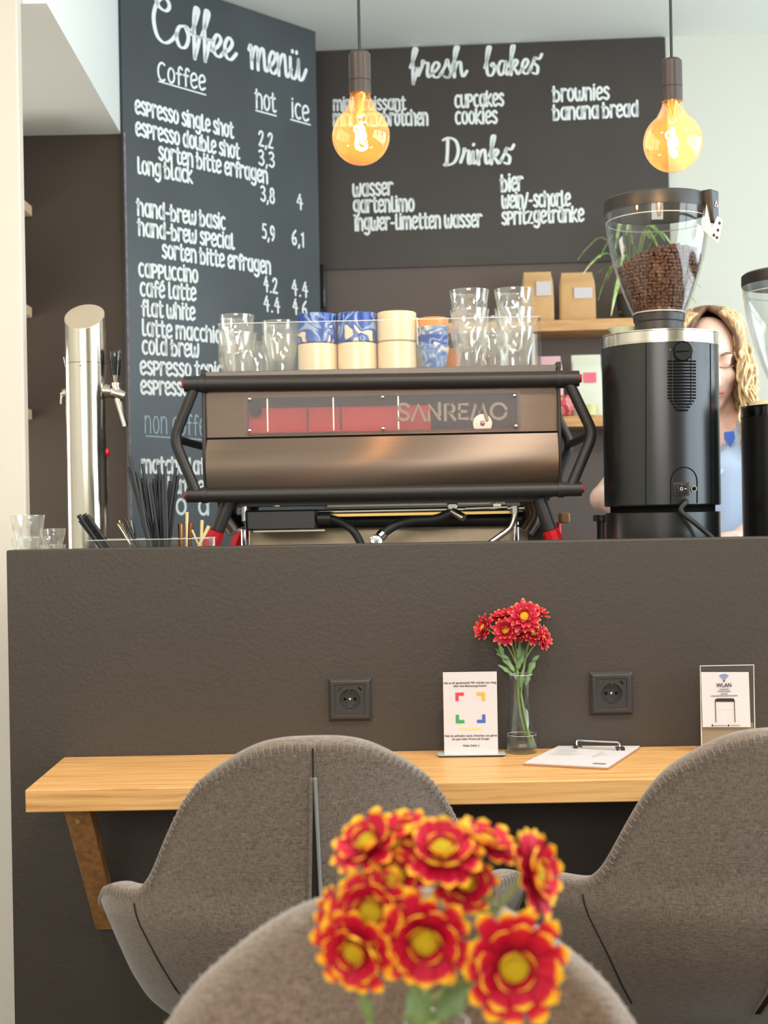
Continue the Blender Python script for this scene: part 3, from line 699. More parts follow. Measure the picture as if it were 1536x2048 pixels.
# ------------------------------------------------------------ pendant bulbs
def pendant(px, py, rpx, cap, label, ang, Y=2.36):
    """cap: (left, right, top, seam, bottom) of the lamp holder in the photograph."""
    k = Y / F; c = P(px, py, Y); R = rpx * k
    t = thing('pendant_lamp', label, 'pendant lamp', (c.x, c.y, CEIL), group='pendant lamps over the counter')
    rc = (cap[1] - cap[0]) / 2 * k; zt, zs, zbm = (P(px, v, Y).z for v in cap[2:])
    x, y = c.x, c.y
    MB().tube([(x, y, CEIL), (x, y, zt - .002)], .0026, 8).build('cord', M['rubber'], t)
    MB().lathe([(0, 0), (.04, 0), (.04, -.02), (0, -.022)], (x, y, CEIL), 24).build('ceiling_rose', M['lampcap'], t)
    MB().lathe([(0, zt), (rc * .82, zt), (rc, zt - .004), (rc, zs + .0005), (rc * .96, zs), (rc * .96, zs - .001), (rc, zs - .0015), (rc, zbm), (rc * .9, zbm), (rc * .88, zbm + .012), (0, zbm + .014)], (x, y, 0), 32).build('lamp_holder', M['lampcap'], t)
    prof = []
    ztop = zbm + .010 - c.z
    a0 = math.asin(min(.99, rc * .92 / R * .78))
    for i in range(25):
        a = -PI / 2 + (PI - .62) * i / 24; prof.append((max(R * math.cos(a), 0 if i == 0 else R * math.cos(a)), R * math.sin(a)))
    prof[0] = (1e-7, -R)
    rl, zl = prof[-1]
    for i in range(1, 7):
        s = i / 6; prof.append((rl + (rc * .86 - rl) * (1 - (1 - s) ** 2.0), zl + (ztop - zl) * s))
    g = MB().open_lathe(prof, c=c, seg=40).build('bulb', M['bulb'], t)
    MB().lathe([(.010, ztop), (.010, ztop - .018), (.005, ztop - .026), (.004, ztop - .045), (0, ztop - .046)], c, 16).build('filament_mount', M['brass'], g)
    pts = [(0, R * .48), (R * .02, R * .40), (R * .10, R * .26), (R * .02, R * .02), (-R * .14, -R * .16), (-R * .16, -R * .38), (R * .02, -R * .48), (R * .18, -R * .36), (R * .14, -R * .24), (0, -R * .2)]
    ca, sa = math.cos(ang), math.sin(ang)
    path = [c + V((p[0] * ca, p[0] * sa + .006 * math.sin(i), p[1])) for i, p in enumerate(pts)]
    MB().tube(spline(path, 5), R * .055, 8).build('filament', M['filament'], g)
    loop = [c + V((-R * .14 + R * .09 * math.cos(q), 0, R * .24 + R * .12 * math.sin(q))) for q in [2 * PI * i / 14 for i in range(13)]]
    MB().tube(loop, R * .03, 6).build('filament', M['filament'], g)
    ld = bpy.data.lights.new('bulb_glow', 'POINT'); ld.energy = 6.0; ld.color = (1.0, .60, .26); ld.shadow_soft_size = .010
    lo = bpy.data.objects.new('bulb_glow', ld); C.objects.link(lo); lo.location = c + V((0, 0, 0)); 
    return t
pendant(722, 272, 58, (700, 744, 105, 163, 188), 'lit amber globe bulb pendant hanging over the middle of the espresso machine', .1)
pendant(1346, 285, 59, (1326, 1367, 119, 175, 203), 'lit amber globe bulb pendant hanging above the bean hopper', .6)

# ------------------------------------------------------------ espresso machine (its rear faces the guests)
YAW = math.radians(-2.0)
mo = P(765, 1084, 2.86); 
mc = thing('espresso_machine', 'large dark brushed metal espresso machine with black tube frame and red feet', 'espresso machine', (mo.x, mo.y, WT), YAW)
MI = mc.matrix_basis.inverted()
def ml(px, py, y=0.0):
    """Local point of the machine seen at a pixel, on the machine's own plane y."""
    o = MI @ CAMP; d = MI.to_3x3() @ (P(px, py, 1.0) - CAMP)
    return o + d * ((y - o.y) / d.y)
def mbuild(mb, name, m, parent=None, **k): return mb.build(name, M[m] if isinstance(m, str) else m, parent or mc, world=False, **k)
pxm = 2.86 / F
xl, xr = ml(410, 900).x, ml(1119, 900).x
def mz(py, y=0.0): return ml(765, py, y).z
# side plates
DEP = .46
for x in (xl, xr):
    mb = MB(); prof = [(-.012, mz(742)), (.03, mz(738)), (DEP, mz(760)), (DEP, mz(960)), (.30, mz(1000)), (.03, mz(996)), (.0, mz(985)), (-.016, mz(930)), (-.016, mz(850)), (-.008, mz(780))]
    mb.prism(prof, (x - .0035, 0, 0), (0, 1, 0), (0, 0, 1), (.007, 0, 0)); mbuild(mb, 'side_plate', 'black_metal', bevel=.002)
# upper panel with window opening
zA, zB = mz(774), mz(868.5)
wx0, wx1 = ml(495, 830).x, ml(1035, 826).x; wz0, wz1 = mz(861), mz(791)
X_, XR_ = xl + .0036, xr - .0036
mb = MB()
for a, b, c_, d in ((X_, XR_, zA, wz1), (X_, XR_, wz0, zB), (X_, wx0, wz1, wz0), (wx1, XR_, wz1, wz0)): mb.span((a, -.0, c_), (b, .003, d))
mbuild(mb, 'upper_panel', 'body_metal', smooth=0)
mb = MB(); mb.span((X_, .001, zB - .0045), (XR_, .012, zB + .0005)); mbuild(mb, 'panel_gap', 'groove')
# lower panel, curved
rows = []
zt0, zb0 = zB - .0045, mz(980)
for i in range(13):
    s = i / 12; z = zt0 + (zb0 - zt0) * s; y = -.004 - .018 * math.sin(PI * min(1, s * 1.1) * .62) + .034 * max(0, s - .45) ** 1.6 * 2.2
    rows.append([V((X_, y, z)), V((XR_, y, z))])
mb = MB(); mb.grid(rows); mb.grid([[p + V((0, .004, 0)) for p in r] for r in rows]); mbuild(mb, 'lower_panel', 'body_metal')
# window: inner box, pane, screws, lettering, gauge
mb = MB(); iy = .040
mb.span((wx0 - .01, iy, wz0 - .01), (wx1 + .01, iy + .003, wz1 + .01)); mb.span((wx0 - .01, .004, wz0 - .013), (wx1 + .01, iy, wz0 - .010)); mb.span((wx0 - .01, .004, wz1 + .010), (wx1 + .01, iy, wz1 + .013))
ib = mbuild(mb, 'inner_box', 'dark_in', smooth=0)
rx1 = ml(860, 840, .03).x; rz1 = mz(812, .02)
mb = MB(); mb.box(((wx0 + rx1) / 2, .020, (wz0 + rz1) / 2 - .004), (rx1 - wx0 + .004, .006, rz1 - wz0 + .012), Matrix.Rotation(math.radians(-14), 3, 'X')); mbuild(mb, 'boiler_cover', 'red_panel', ib, bevel=.002)
for px in (535, 615, 667, 682, 797):
    x = ml(px, 840, .01).x; mbuild(MB().span((x - .0015, .012, wz0 - .005), (x + .0015, .018, wz1)), 'divider', 'steel' if px in (535, 667, 797) else 'dark_in', ib)
g = ml(965, 851, .012)
mbuild(MB().lathe([(0, -.004), (.020, -.004), (.022, 0), (.022, .012), (0, .012)], g + V((0, 0, .004)), 28, axis=(0, 1, 0)).ball(g + V((0, -.003, .004)), (.006, .004, .006), 12, 6), 'valve_cap', 'steel', ib)
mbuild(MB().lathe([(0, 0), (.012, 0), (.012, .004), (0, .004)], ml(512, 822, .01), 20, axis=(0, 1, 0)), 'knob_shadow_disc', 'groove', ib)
mb = MB(); mb.prism([(x, z) for x, z in rrect(wx1 - wx0 + .012, wz1 - wz0 + .010, .008)], ((wx0 + wx1) / 2, -.0045, (wz0 + wz1) / 2), (1, 0, 0), (0, 0, 1), (0, .003, 0))
pane = mbuild(mb, 'window_pane', 'smoke')
for px, py in ((499, 798), (765, 794), (1029, 791), (499, 861), (766, 857), (1032, 852)):
    mbuild(MB().ball(ml(px, py, -.005), (.0042, .0028, .0042), 12, 8), 'screw', 'chrome', pane)
LG = {'S': (.62, [S2((.58, .84), (.42, .98), (.16, .94), (.10, .72), (.28, .54), (.52, .40), (.56, .16), (.34, .02), (.04, .14))]), 'A': (.78, [[(.06, 0), (.39, .94), (.74, 0)]]),
      'N': (.74, [[(.06, 0), (.06, .94), (.62, .06)], [(.62, .3), (.62, 1)]]), 'R': (.64, [[(.08, 0), (.08, .92), (.34, .92)], E(.34, .68, .20, .24, 90, -90, 10), [(.30, .44), (.58, .0)]]),
      'E': (.56, [[(.50, .92), (.08, .92), (.08, .06), (.50, .06)], [(.08, .49), (.42, .49)]]), 'M': (.92, [[(.06, 0), (.28, .94), (.46, .36), (.64, .94), (.88, 0)]]), 'O': (.94, [E(.46, .48, .40, .46, 0, 360, 24)])}
st, tot = lay('SANREMO', LG, .10)
A_, B_ = ml(795, 841, -.006), ml(1016, 838, -.006)
mb = MB(); hh = 33 * pxm
for s in st: ribbon(mb, s, .19 * hh, A_, (B_ - A_) / tot, V((0, 0, hh)), V((0, -1, 0)))
mbuild(mb, 'lettering', 'logo_grey', pane, smooth=0)
# frame tubes
def bar(name, l, r, rad, y):
    a, b = ml(*l, y), ml(*r, y); d = (b - a).normalized()
    o = mbuild(MB().tube([a, b], rad, 20), name, 'black_metal')
    mbuild(MB().tube([V((xl - .006, y, a.z + (xl - a.x) * d.z)), V((xl + .006, y, a.z + (xl - a.x) * d.z))], rad + .002, 20), 'clamp_ring', 'black_metal', o)
    mbuild(MB().tube([V((xr - .006, y, b.z)), V((xr + .006, y, b.z))], rad + .002, 20), 'clamp_ring', 'black_metal', o)
    for p, s in ((a, -1), (b, 1)): mbuild(MB().lathe([(0, 0), (rad * .62, 0), (rad * .5, .005), (0, .006)], p, 16, axis=(s, 0, 0)), 'end_cap', 'red', o)
    return o
bar('upper_bar', (369, 768), (1158, 757), .0165, -.012)
bar('lower_bar', (374, 991), (1163, 978), .0150, -.010)
bar('upper_bar', (385, 772), (1145, 764), .0150, DEP)
bar('lower_bar', (388, 990), (1148, 980), .0150, DEP)
def hoop(pxs, y):
    mbuild(MB().tube(fillet([ml(x, yy, y) for x, yy in pxs], .05), .0115, 14), 'side_tube', 'black_metal')
LP_ = [(392, 768), (352, 868), (352, 888), (392, 984)]; RP_ = [(1138, 766), (1182, 858), (1182, 878), (1142, 974)]
hoop(LP_, -.010); hoop(RP_, -.010)
hl = [ml(x, y, -.01) for x, y in LP_]; hr = [ml(x, y, -.01) for x, y in RP_]
for h in (hl, hr):
    mbuild(MB().tube(fillet([p + V((0, DEP, 0)) for p in h], .05), .0115, 12), 'side_tube', 'black_metal')
    m_ = (h[1] + h[2]) / 2; mbuild(MB().tube([m_, m_ + V((0, DEP, -.0))], .009, 10), 'cross_tube', 'black_metal')
# legs with red feet
for sx, t_, b_ in ((0, (459, 1000), (423, 1090)), (1, (1078, 998), (1111, 1088))):
    a, b = ml(*t_, .01), ml(*b_, .01)
    for yo in (0, DEP - .04):
        o_ = V((0, yo, 0)); m1 = a + (b - a) * .68
        lg = mbuild(MB().tube([a + o_, m1 + o_], .0150, 18), 'leg', 'black_metal')
        e = V((m1.x + (b - a).x * (m1.z - .0) / max(1e-6, (a - b).z), m1.y, .0)) + o_
        mb = MB(); mb.lathe([(.012, 0), (.0185, .003), (.0185, (e - m1 - o_).length)], m1 + o_, 9, axis=(e - m1 - o_)); mbuild(mb, 'foot', 'red', lg, smooth=20)
# roof tray
zt1 = mz(737)
mb = MB(); mb.span((xl + .004, -.004, zt1 - .012), (xr - .004, DEP, zt1 - .003)); mb.span((xl + .004, -.006, mz(752)), (xr - .004, -.002, zt1))
mb.span((xl + .004, DEP - .004, zt1 - .02), (xr - .004, DEP, zt1 + .02)); mbuild(mb, 'cup_tray', 'tray_metal', smooth=0, bevel=.001)
ZT = WT + zt1 - .003
mb = MB(); mb.span((xl - .006, -.004, zt1 - .01), (xl + .004, DEP, zt1 + .006)); mb.span((xr - .004, -.004, zt1 - .01), (xr + .006, DEP, zt1 + .006)); mbuild(mb, 'tray_rail', 'black_metal', bevel=.002)
# acrylic guard on the tray
zg = mz(640, .01); gx0, gx1 = ml(436, 690, .012).x, ml(1083, 690, .012).x
mb = MB(); path = [(gx0, .30), (gx0, .016), (gx0 + .008, .010), (gx1 - .008, .010), (gx1, .016), (gx1, .30)]
for (ax, ay), (bx_, by) in zip(path, path[1:]):
    d = V((bx_ - ax, by - ay, 0)).normalized(); n = V((-d.y, d.x, 0)) * .003
    q = [V((ax, ay, 0)), V((bx_, by, 0)), V((bx_, by, 0)) + n, V((ax, ay, 0)) + n]; mb.hexa([p + V((0, 0, zt1 - .003)) for p in q] + [p + V((0, 0, zg)) for p in q])
gd = mbuild(mb, 'cup_guard', 'guard', smooth=0)
mb = MB()
for (ax, ay), (bx_, by) in zip(path, path[1:]): mb.tube([(ax, ay, zg), (bx_, by, zg)], .0009, 6)
mbuild(mb, 'guard_edge', 'acrylic_edge', gd)
for x in (gx0 + .006, gx1 - .004): mbuild(MB().tube([(x, .20, zt1 - .002), (x, .20, zg - .012)], .004, 10), 'guard_post', 'acrylic_edge', gd)
# underside
mb = MB(); mb.span((xl + .02, .03, mz(1008, .03)), (xr - .02, DEP - .03, mz(996, .03))); mbuild(mb, 'base_plate', 'black_metal')
a, b = ml(492, 1021, .05), ml(632, 1059, .05)
mbuild(MB().span((a.x, .05, b.z), (b.x, .14, a.z)), 'pump_box', 'black_plastic', bevel=.004)
mbuild(MB().span((ml(490, 0, .06).x, .044, mz(1060, .044)), (ml(632, 0, .06).x, .05, mz(1057, .044))), 'pump_trim', 'steel')
a, b = ml(632, 1024, .10), ml(1050, 1016, .10); mbuild(MB().tube([a, b], .005, 10), 'water_pipe', 'chrome')
a, b = ml(648, 1031, .09), ml(1035, 1024, .09); mbuild(MB().span((a.x, .09, b.z - .003), (b.x, .11, a.z + .003)), 'brass_rail', 'brass')
a = ml(655, 1012, .12); b = ml(1010, 1000, .12); mbuild(MB().span((a.x, .12, a.z - .002), (b.x, .20, a.z + .008)), 'chrome_plate', 'steel')
# rear of the lower body and drip tray, seen between the legs
mbuild(MB().span((ml(478, 0, .22).x, .22, .004), (ml(1040, 0, .22).x, .42, mz(1046, .22))), 'drip_tray', 'tray_steel', bevel=.004)
mbuild(MB().tube([ml(470, 1044, .18), ml(1050, 1038, .18)], .016, 14), 'group_pipe', 'black_metal')
for px in (487, 1032): 
    a = ml(px, 1044, .16); mbuild(MB().tube([a, V((a.x, a.y, .0))], .006, 12), 'support_rod', 'chrome')
mbuild(MB().tube([ml(488, 1006, .06), ml(488, 1042, .06)], .006, 12), 'fitting', 'chrome')
def hose(pts, r, m, name='hose'): return mbuild(MB().tube(spline([ml(x, y, d) for x, y, d in pts], 8), r, 12), name, m)
h1 = hose([(640, 1036, .06), (672, 1040, .055), (700, 1056, .05), (716, 1076, .05), (728, 1105, .05)], .0085, 'rubber')
mbuild(MB().tube([ml(636, 1036, .06), ml(662, 1036, .058)], .014, 14), 'hose_nut', 'black_plastic', h1)
h2 = hose([(905, 1024, .05), (870, 1038, .05), (820, 1042, .05), (785, 1054, .045), (752, 1082, .04), (742, 1110, .04)], .0095, 'rubber')
mbuild(MB().tube([ml(768, 1066, .043), ml(760, 1074, .042)], .012, 16), 'hose_clamp', 'chrome', h2)
mbuild(MB().lathe([(.010, 0), (.0135, .002), (.0135, .006), (.010, .008)], ml(752, 1082, .03), 18, axis=(.3, -1, .2)), 'hose_clamp', 'chrome', h2)
h3 = hose([(1029, 1014, .05), (1029, 1034, .05), (1020, 1056, .05), (1000, 1072, .05), (975, 1090, .05), (960, 1104, .05)], .0065, 'steel', 'braided_hose')
mbuild(MB().tube([ml(1029, 1012, .05), ml(1029, 1026, .05)], .009, 6), 'hose_nut', 'chrome', h3)
vb = mbuild(MB().box(ml(905, 1013, .05), (.020, .02, .014)), 'valve', 'chrome', bevel=.002)
mbuild(MB().tube([ml(905, 1022, .045), ml(928, 1036, .03)], .0085, 14), 'valve_elbow', 'steel', vb)
mbuild(MB().box(ml(905, 1002, .05), (.022, .02, .010)), 'valve_block', 'black_plastic', vb, bevel=.001)
v2 = mbuild(MB().box(ml(994, 1010, .06), (.018, .016, .008)).tube([ml(994, 998, .06), ml(994, 1010, .06)], .004, 10), 'valve', 'steel', bevel=.001)
mbuild(MB().tube([ml(930, 1017, .07), ml(1015, 1014, .07)], .0042, 10), 'water_pipe', 'chrome')
mbuild(MB().span((ml(1038, 0, .2).x, .20, .004), (ml(1076, 0, .2).x, .34, mz(1052, .2))), 'control_box', 'black_plastic', bevel=.003)
mbuild(MB().lathe([(0, 0), (.009, 0), (.009, .002), (0, .002)], ml(553, 1011, .03), 20, axis=(0, 0, -1)), 'badge', 'brass')
for px0, px1 in ((448, 470), (1052, 1078)):
    a, b = ml(px0 + 10, 1000, .10), ml(px0 + (26 if px0 < 700 else -2), 1062, .10)
    mbuild(MB().tube(spline([a, (a + b) / 2 + V((-.012 if px0 < 700 else .012, 0, 0)), b], 6), [(.02, .05)] * 13, 12), 'inner_side', 'body_metal')

# ------------------------------------------------------------ tumblers and cups on the machine
def tumbler_bm(R=.043, H=.092, seg=54):
    mb = MB(); nf = 9
    def fac(a, z):
        k = min(1, max(0, (H * .74 - z) / (H * .12))) * min(1, z / (H * .05) + .2)
        return 1 - .10 * k * (abs(math.cos(nf * a / 2)) ** .6) + .03 * k
    outer = [(0, .0), (R * .58, .0), (R * .63, .003), (R * .66, H * .10), (R * .72, H * .28), (R * .80, H * .48), (R * .88, H * .62), (R * .915, H * .70), (R * .93, H * .78), (R * .955, H * .88), (R, H * .985), (R * .995, H)]
    inner = [(R * .965, H), (R * .96, H * .98), (R * .915, H * .86), (R * .885, H * .74), (R * .84, H * .62), (R * .74, H * .42), (R * .64, H * .22), (R * .56, H * .11), (0, H * .10)]
    mb.lathe(outer + inner, seg=seg, rfun=lambda a, z: fac(a, z))
    return mb
tum = None
def tumbler(p, label, rz, s=1.0, group='glass tumblers on the espresso machine'):
    global tum
    if tum is None:
        tum = tumbler_bm().build('glass_tumbler', M['glass'], smooth=25); o = tum
    else:
        o = tum.copy(); C.objects.link(o)
    o.location = p; o.rotation_euler = (0, 0, rz); o.scale = (s, s, s)
    return tag(o, label, 'tumbler', group)
def tray(px, y):      # point on the machine's tray seen at column px, y metres in from its rear edge
    p = ml(px, 735, y); p.z = ZT - WT; q = mc.matrix_basis @ p; q.z = ZT; return q
n_ = 0
def stack(px, y, n, s, names, dz=.0430, top_s=None):
    global n_
    b = tray(px, y)
    for i in range(n):
        tumbler(b + V((0, 0, .0005 + i * dz)), names[i], n_ * .37, s if i == 0 or top_s is None else top_s); n_ += 1
stack(476, .085, 2, 1.02, ['clear faceted tumbler at the bottom of the leftmost stack on the machine', 'clear faceted tumbler on top of the leftmost stack on the machine'], .0500, .90)
stack(562, .085, 2, .95, ['lower clear tumbler in the short stack beside the blue topped cups', 'upper clear tumbler in the short stack beside the blue topped cups'], .030)
stack(512, .185, 1, .92, ['single clear tumbler standing behind the two left stacks on machine'])
stack(941, .085, 3, 1.0, ['bottom clear tumbler of the three stack next to the orange cup', 'middle clear tumbler of the three stack next to the orange cup', 'top clear tumbler of the three stack next to the orange cup'], .0415)
stack(1030, .085, 3, 1.0, ['bottom clear tumbler of the three stack at the machine end near the grinder', 'middle clear tumbler of the three stack at the machine end near the grinder', 'top clear tumbler of the three stack at the machine end near the grinder'], .0415)
stack(988, .185, 2, .955, ['lower clear tumbler behind and between the two tall tumbler stacks', 'upper clear tumbler behind and between the two tall tumbler stacks'], .0415)
# mugs
def cup_bm(R, H, t=.0035, taper=1.0):
    return MB().lathe([(0, 0), (R * taper - .003, 0), (R * taper, .003), (R * (taper * .5 + .5), H * .5), (R, H - .002), (R - t * .5, H), (R - t, H - .002), (R * taper - t, .006), (0, .005)], seg=48)
proto = {}
def cup(p, kind, m, label, R, H, taper, rz, name, group):
    key = (kind, m)
    if key not in proto:
        o = cup_bm(R, H, taper=taper).build(name, M[m], smooth=40); proto[key] = o
    else:
        o = proto[key].copy(); C.objects.link(o)
    o.location = p; o.rotation_euler = (0, 0, rz); return tag(o, label, 'cup', group)
GM = 'ceramic mugs on the espresso machine'
for px, mt, lo, hi in ((636, 'blue_marble', 'cream mug at the bottom of the mug stack nearest the left tumblers', 'cream mug with blue swirls topping the mug stack nearest the left tumblers'),
        (715, 'blue_marble', 'cream mug at the bottom of the middle mug stack', 'mug with broad blue band topping the middle mug stack'), (795, 'ceramic', 'cream mug at the bottom of the all cream stack', 'plain cream mug on top of the all cream stack')):
    b = tray(px, .075)
    cup(b + V((0, 0, .0005)), 'mug', 'ceramic', lo, .0425, .0640, 1.0, px, 'ceramic_mug', GM)
    cup(b + V((0, 0, .0655)), 'mug', mt, hi, .0425, .0640, 1.0, {636: 1.9, 715: 3.4, 795: 0}[px], 'ceramic_mug', GM)
b = tray(806, .175)
cup(b + V((0, 0, .0005)), 'mug', 'ceramic', 'lower cream mug half hidden behind the all cream stack', .0425, .064, 1, 0, 'ceramic_mug', GM)
cup(b + V((0, 0, .0655)), 'mug', 'ceramic', 'upper cream mug half hidden behind the all cream stack', .0425, .064, 1, 0, 'ceramic_mug', GM)
GE = 'nested espresso cups on the machine'
b = tray(868, .07)
for i, (m_, lab) in enumerate((('blue_grey', 'small pale blue marbled espresso cup at the bottom of its stack'), ('blue_marble', 'small cream and deep blue espresso cup third from top of stack'), ('blue_grey', 'small blue grey espresso cup just under the orange one'), ('orange', 'small orange espresso cup on top of the blue cups'))):
    cup(b + V((0, 0, .0005 + i * (.0185 if i else 0) + (.0 if not i else .003))), 'espresso', m_, lab, .0335, .056, .74, (2.2, .6, 4.0, 0)[i], 'espresso_cup', GE)
b = tray(895, .150)
cup(b + V((0, 0, .0005)), 'espresso', 'orange', 'small orange espresso cup on the tray behind the marbled cups', .0335, .056, .74, 0, 'espresso_cup', GE)

# ------------------------------------------------------------ coffee grinders
def grinder(cpx, base_py, ring_top, ring_bot, body_bot, ring_m, label, hop_bot, hop_top, lid_top, Y, beans):
    k = Y / F
    x0 = P(cpx, 860, Y).x; R = 114.5 * k
    def z(py): return P(cpx, py, Y).z
    t = thing('coffee_grinder', label, 'coffee grinder', (x0, Y, WT))
    c = V((x0, Y, 0))
    # foot, neck, body, ring
    MB().lathe([(0, WT), (R * .985, WT), (R * .985, z(body_bot + 13)), (R * .97, z(body_bot + 12)), (0, z(body_bot + 12))], c, 64).build('base', M['grinder'], t, smooth=30)
    MB().lathe([(0, z(body_bot + 12)), (R * .90, z(body_bot + 12)), (R * .90, z(body_bot)), (0, z(body_bot))], c, 48).build('base_gap', M['groove'], t, smooth=30)
    body = MB().lathe([(0, z(body_bot)), (R * .985, z(body_bot)), (R, z(body_bot) + .003), (R, z(ring_bot)), (0, z(ring_bot))], c, 72).build('body', M['grinder'], t, smooth=30)
    MB().lathe([(0, z(ring_bot)), (R * 1.012, z(ring_bot)), (R * 1.012, z(ring_bot) + .002), (R * 1.0, z(ring_bot) + .003), (R * 1.0, z(ring_top) - .003), (R * 1.012, z(ring_top) - .002), (R * 1.012, z(ring_top)), (0, z(ring_top))], c, 72).build('top_ring', M[ring_m], t, smooth=25)
    def surf(px, py, lift=.0006):     # point on the body's front surface
        q = P(px, py, Y).x - x0
        q = max(-R * .97, min(R * .97, q * .965)); return V((x0 + q, Y - math.sqrt((R + lift) ** 2 - q * q), z(py) - 0.0))
    def line(name, pts, r, m='groove'): MB().tube([surf(*p) for p in pts], r, 6).build(name, M[m], body)
    for px in (cpx - 52, cpx + 83): line('body_seam', [(px, ring_bot + 2), (px, (ring_bot + body_bot) / 2), (px, body_bot - 1)], .0007)
    if beans:
        # vent: slots inside a long rounded frame, with a coin slot plug on top
        for i in range(17):
            py = 735 + i * 5.9; hw = 29 if i < 13 else 29 - (i - 12) * 4.2
            MB().tube([surf(1340 - hw + 2 * hw * s / 6, py) for s in range(7)], .0017, 6).build('vent_slot', M['groove'], body)
        fr = [(1340 - 20, 716), (1340 - 20, 800)] + [(1340 + 20 * math.cos(a), 806 + 20 * math.sin(a)) for a in [PI - PI * i / 10 for i in range(11)]] + [(1360, 800), (1360, 716)]
        line('vent_frame', fr, .0016, 'black_plastic')
        plug = MB(); ring = [surf(1342 + 18.5 * math.cos(2 * PI * i / 24), 716 + 18.5 * math.sin(2 * PI * i / 24), .002) for i in range(25)]
        plug.tube(ring, .0012, 6, caps=False); plug.build('plug_ring', M['groove'], body)
        mb = MB(); mb.lathe([(0, 0), (.0175, 0), (.0175, .003), (0, .003)], surf(1342, 716, -.001) , 28, axis=(.06, -1, 0)); pl = mb.build('coin_plug', M['grinder'], body)
        MB().tube([surf(1328, 717, .0035), surf(1342, 716.5, .0032), surf(1357, 716, .0035)], .0013, 6).build('coin_slot', M['groove'], body)
        for px in (1316, 1366): MB().ball(surf(px, 713), .0016, 8, 6).build('rivet', M['brass'], body)
        # switch plate
        fr = [(1317, 1008), (1317, 968)] + [(1344.5 - 27.5 * math.cos(a), 966 - 27.5 * math.sin(a)) for a in [PI * i / 12 for i in range(13)]] + [(1372, 968), (1372, 1008)]
        line('switch_plate_edge', fr, .0010)
        s = surf(1338, 980, .0); mb = MB().box(s + V((0, -.0005, 0)), (.031, .006, .026)); sw = mb.build('switch_frame', M['black_plastic'], body, bevel=.001)
        MB().box(s + V((.0, -.004, 0)), (.022, .006, .0185), Matrix.Rotation(math.radians(9), 3, 'Z')).build('rocker', M['gloss_black'], sw, bevel=.001)
        mb = MB(); cc = s + V((-.001, -.0082, 0))
        mb.tube([cc + V((.0022 * math.cos(2 * PI * i / 12), 0, .003 * math.sin(2 * PI * i / 12))) for i in range(13)], .0006, 6, caps=False); mb.box(s + V((.0072, -.0070, 0)), (.0046, .0012, .0012)); mb.build('switch_mark', M['paper'], sw)
        s = surf(1364, 980, .0)
        MB().lathe([(0, 0), (.0065, 0), (.0065, .003), (.0045, .003), (.0045, .001), (0, .001)], s, 20, axis=(.15, -1, 0)).build('fuse_ring', M['chrome'], body)
        MB().lathe([(0, 0), (.004, 0), (.004, .003), (0, .004)], s, 16, axis=(.15, -1, 0)).build('fuse_cap', M['groove'], body)
        a = surf(1346, 1003, .001)
        MB().tube(spline([a + V((0, .01, 0)), a + V((0, -.006, -.003)), P(1362, 1022, Y - R - .01), P(1392, 1048, Y - R - .012), P(1425, 1076, Y - R - .012), P(1440, 1092, Y - R - .01)], 8), .0052, 12).build('power_cord', M['rubber'], body)
        d = V((x0 - .055, Y - .035, z(ring_top)))
    # hopper
    hx = P(cpx - 4, hop_bot, Y).x; hc = V((hx, Y, 0)); zb_, zt_h = z(hop_bot), z(hop_top)
    MB().lathe([(0, z(ring_top)), (.050, z(ring_top)), (.0495, zb_ - .012), (.052, zb_ - .010), (.0535, zb_ + .004), (.050, zb_ + .004), (.048, zb_), (0, zb_ - .004)], hc, 48).build('hopper_collar', M['black_plastic'], t, smooth=30)
    H = zt_h - zb_
    pr = [(.0495, 0), (.052, .02), (.060, .10), (.0715, .24), (.083, .40), (.0925, .56), (.0995, .72), (.1035, .86), (.1055, 1.0)]
    pr = [(r * 1.02, zb_ + s * H) for r, s in pr]
    hop = MB().open_lathe(pr + [(r - .003, zz) for r, zz in reversed(pr)], c=hc, seg=64).build('hopper', M['hopper'], t, smooth=50)
    MB().tube([hc + V((.0525 * math.cos(2 * PI * i / 40), .0525 * math.sin(2 * PI * i / 40), zb_ + .008)) for i in range(41)], .0016, 6, caps=False).build('hopper_rim', M['acrylic_edge'], hop)
    MB().tube([hc + V((.1045 * math.cos(2 * PI * i / 48), .1045 * math.sin(2 * PI * i / 48), zt_h - .020)) for i in range(49)], .0012, 6, caps=False).build('hopper_rim', M['acrylic_edge'], hop)
    zl = z(lid_top)
    MB().lathe([(.1015, zt_h - .002), (.1085, zt_h - .004), (.1095, zt_h + .002), (.1090, zl - .004), (.104, zl), (0, zl + .002)], hc, 64).build('lid', M['black_plastic'], t, smooth=40)
    return t, hc, pr, zb_, zt_h, H
Yg = 2.82
g1, hc, pr, zb_, zth, HH = grinder(1322, 1085, 672, 697, 1012, 'steel', 'tall satin black coffee grinder with clear bean hopper full of beans', 635, 424, 399, Yg, True)
# lid clip, triangle mark and swing tag
lc = V((hc.x + .094, Yg - .070, zth + .004))
rz = Matrix.Rotation(math.radians(48), 3, 'Z')
mb = MB(); mb.hexa([lc + rz @ V(p) for p in ((-.011, -.012, -.045), (.011, -.012, -.045), (.011, -.002, -.045), (-.011, -.002, -.045), (-.017, -.010, .022), (.017, -.010, .022), (.017, .016, .022), (-.017, .016, .022))])
clip = mb.build('lid_clip', M['black_plastic'], g1, bevel=.003)
def cpt(x, z): return lc + rz @ V((x, -.0126 + (z + .045) / .067 * .002 - .0006, z))
mb = MB(); tri = [(-.006, -.012), (.006, -.012), (0, -.001)]
for i in range(3):
    a, b = tri[i], tri[(i + 1) % 3]; mb.tube([cpt(*a), cpt(*b)], .0009, 6)
mb.build('triangle_mark', M['paper'], clip)
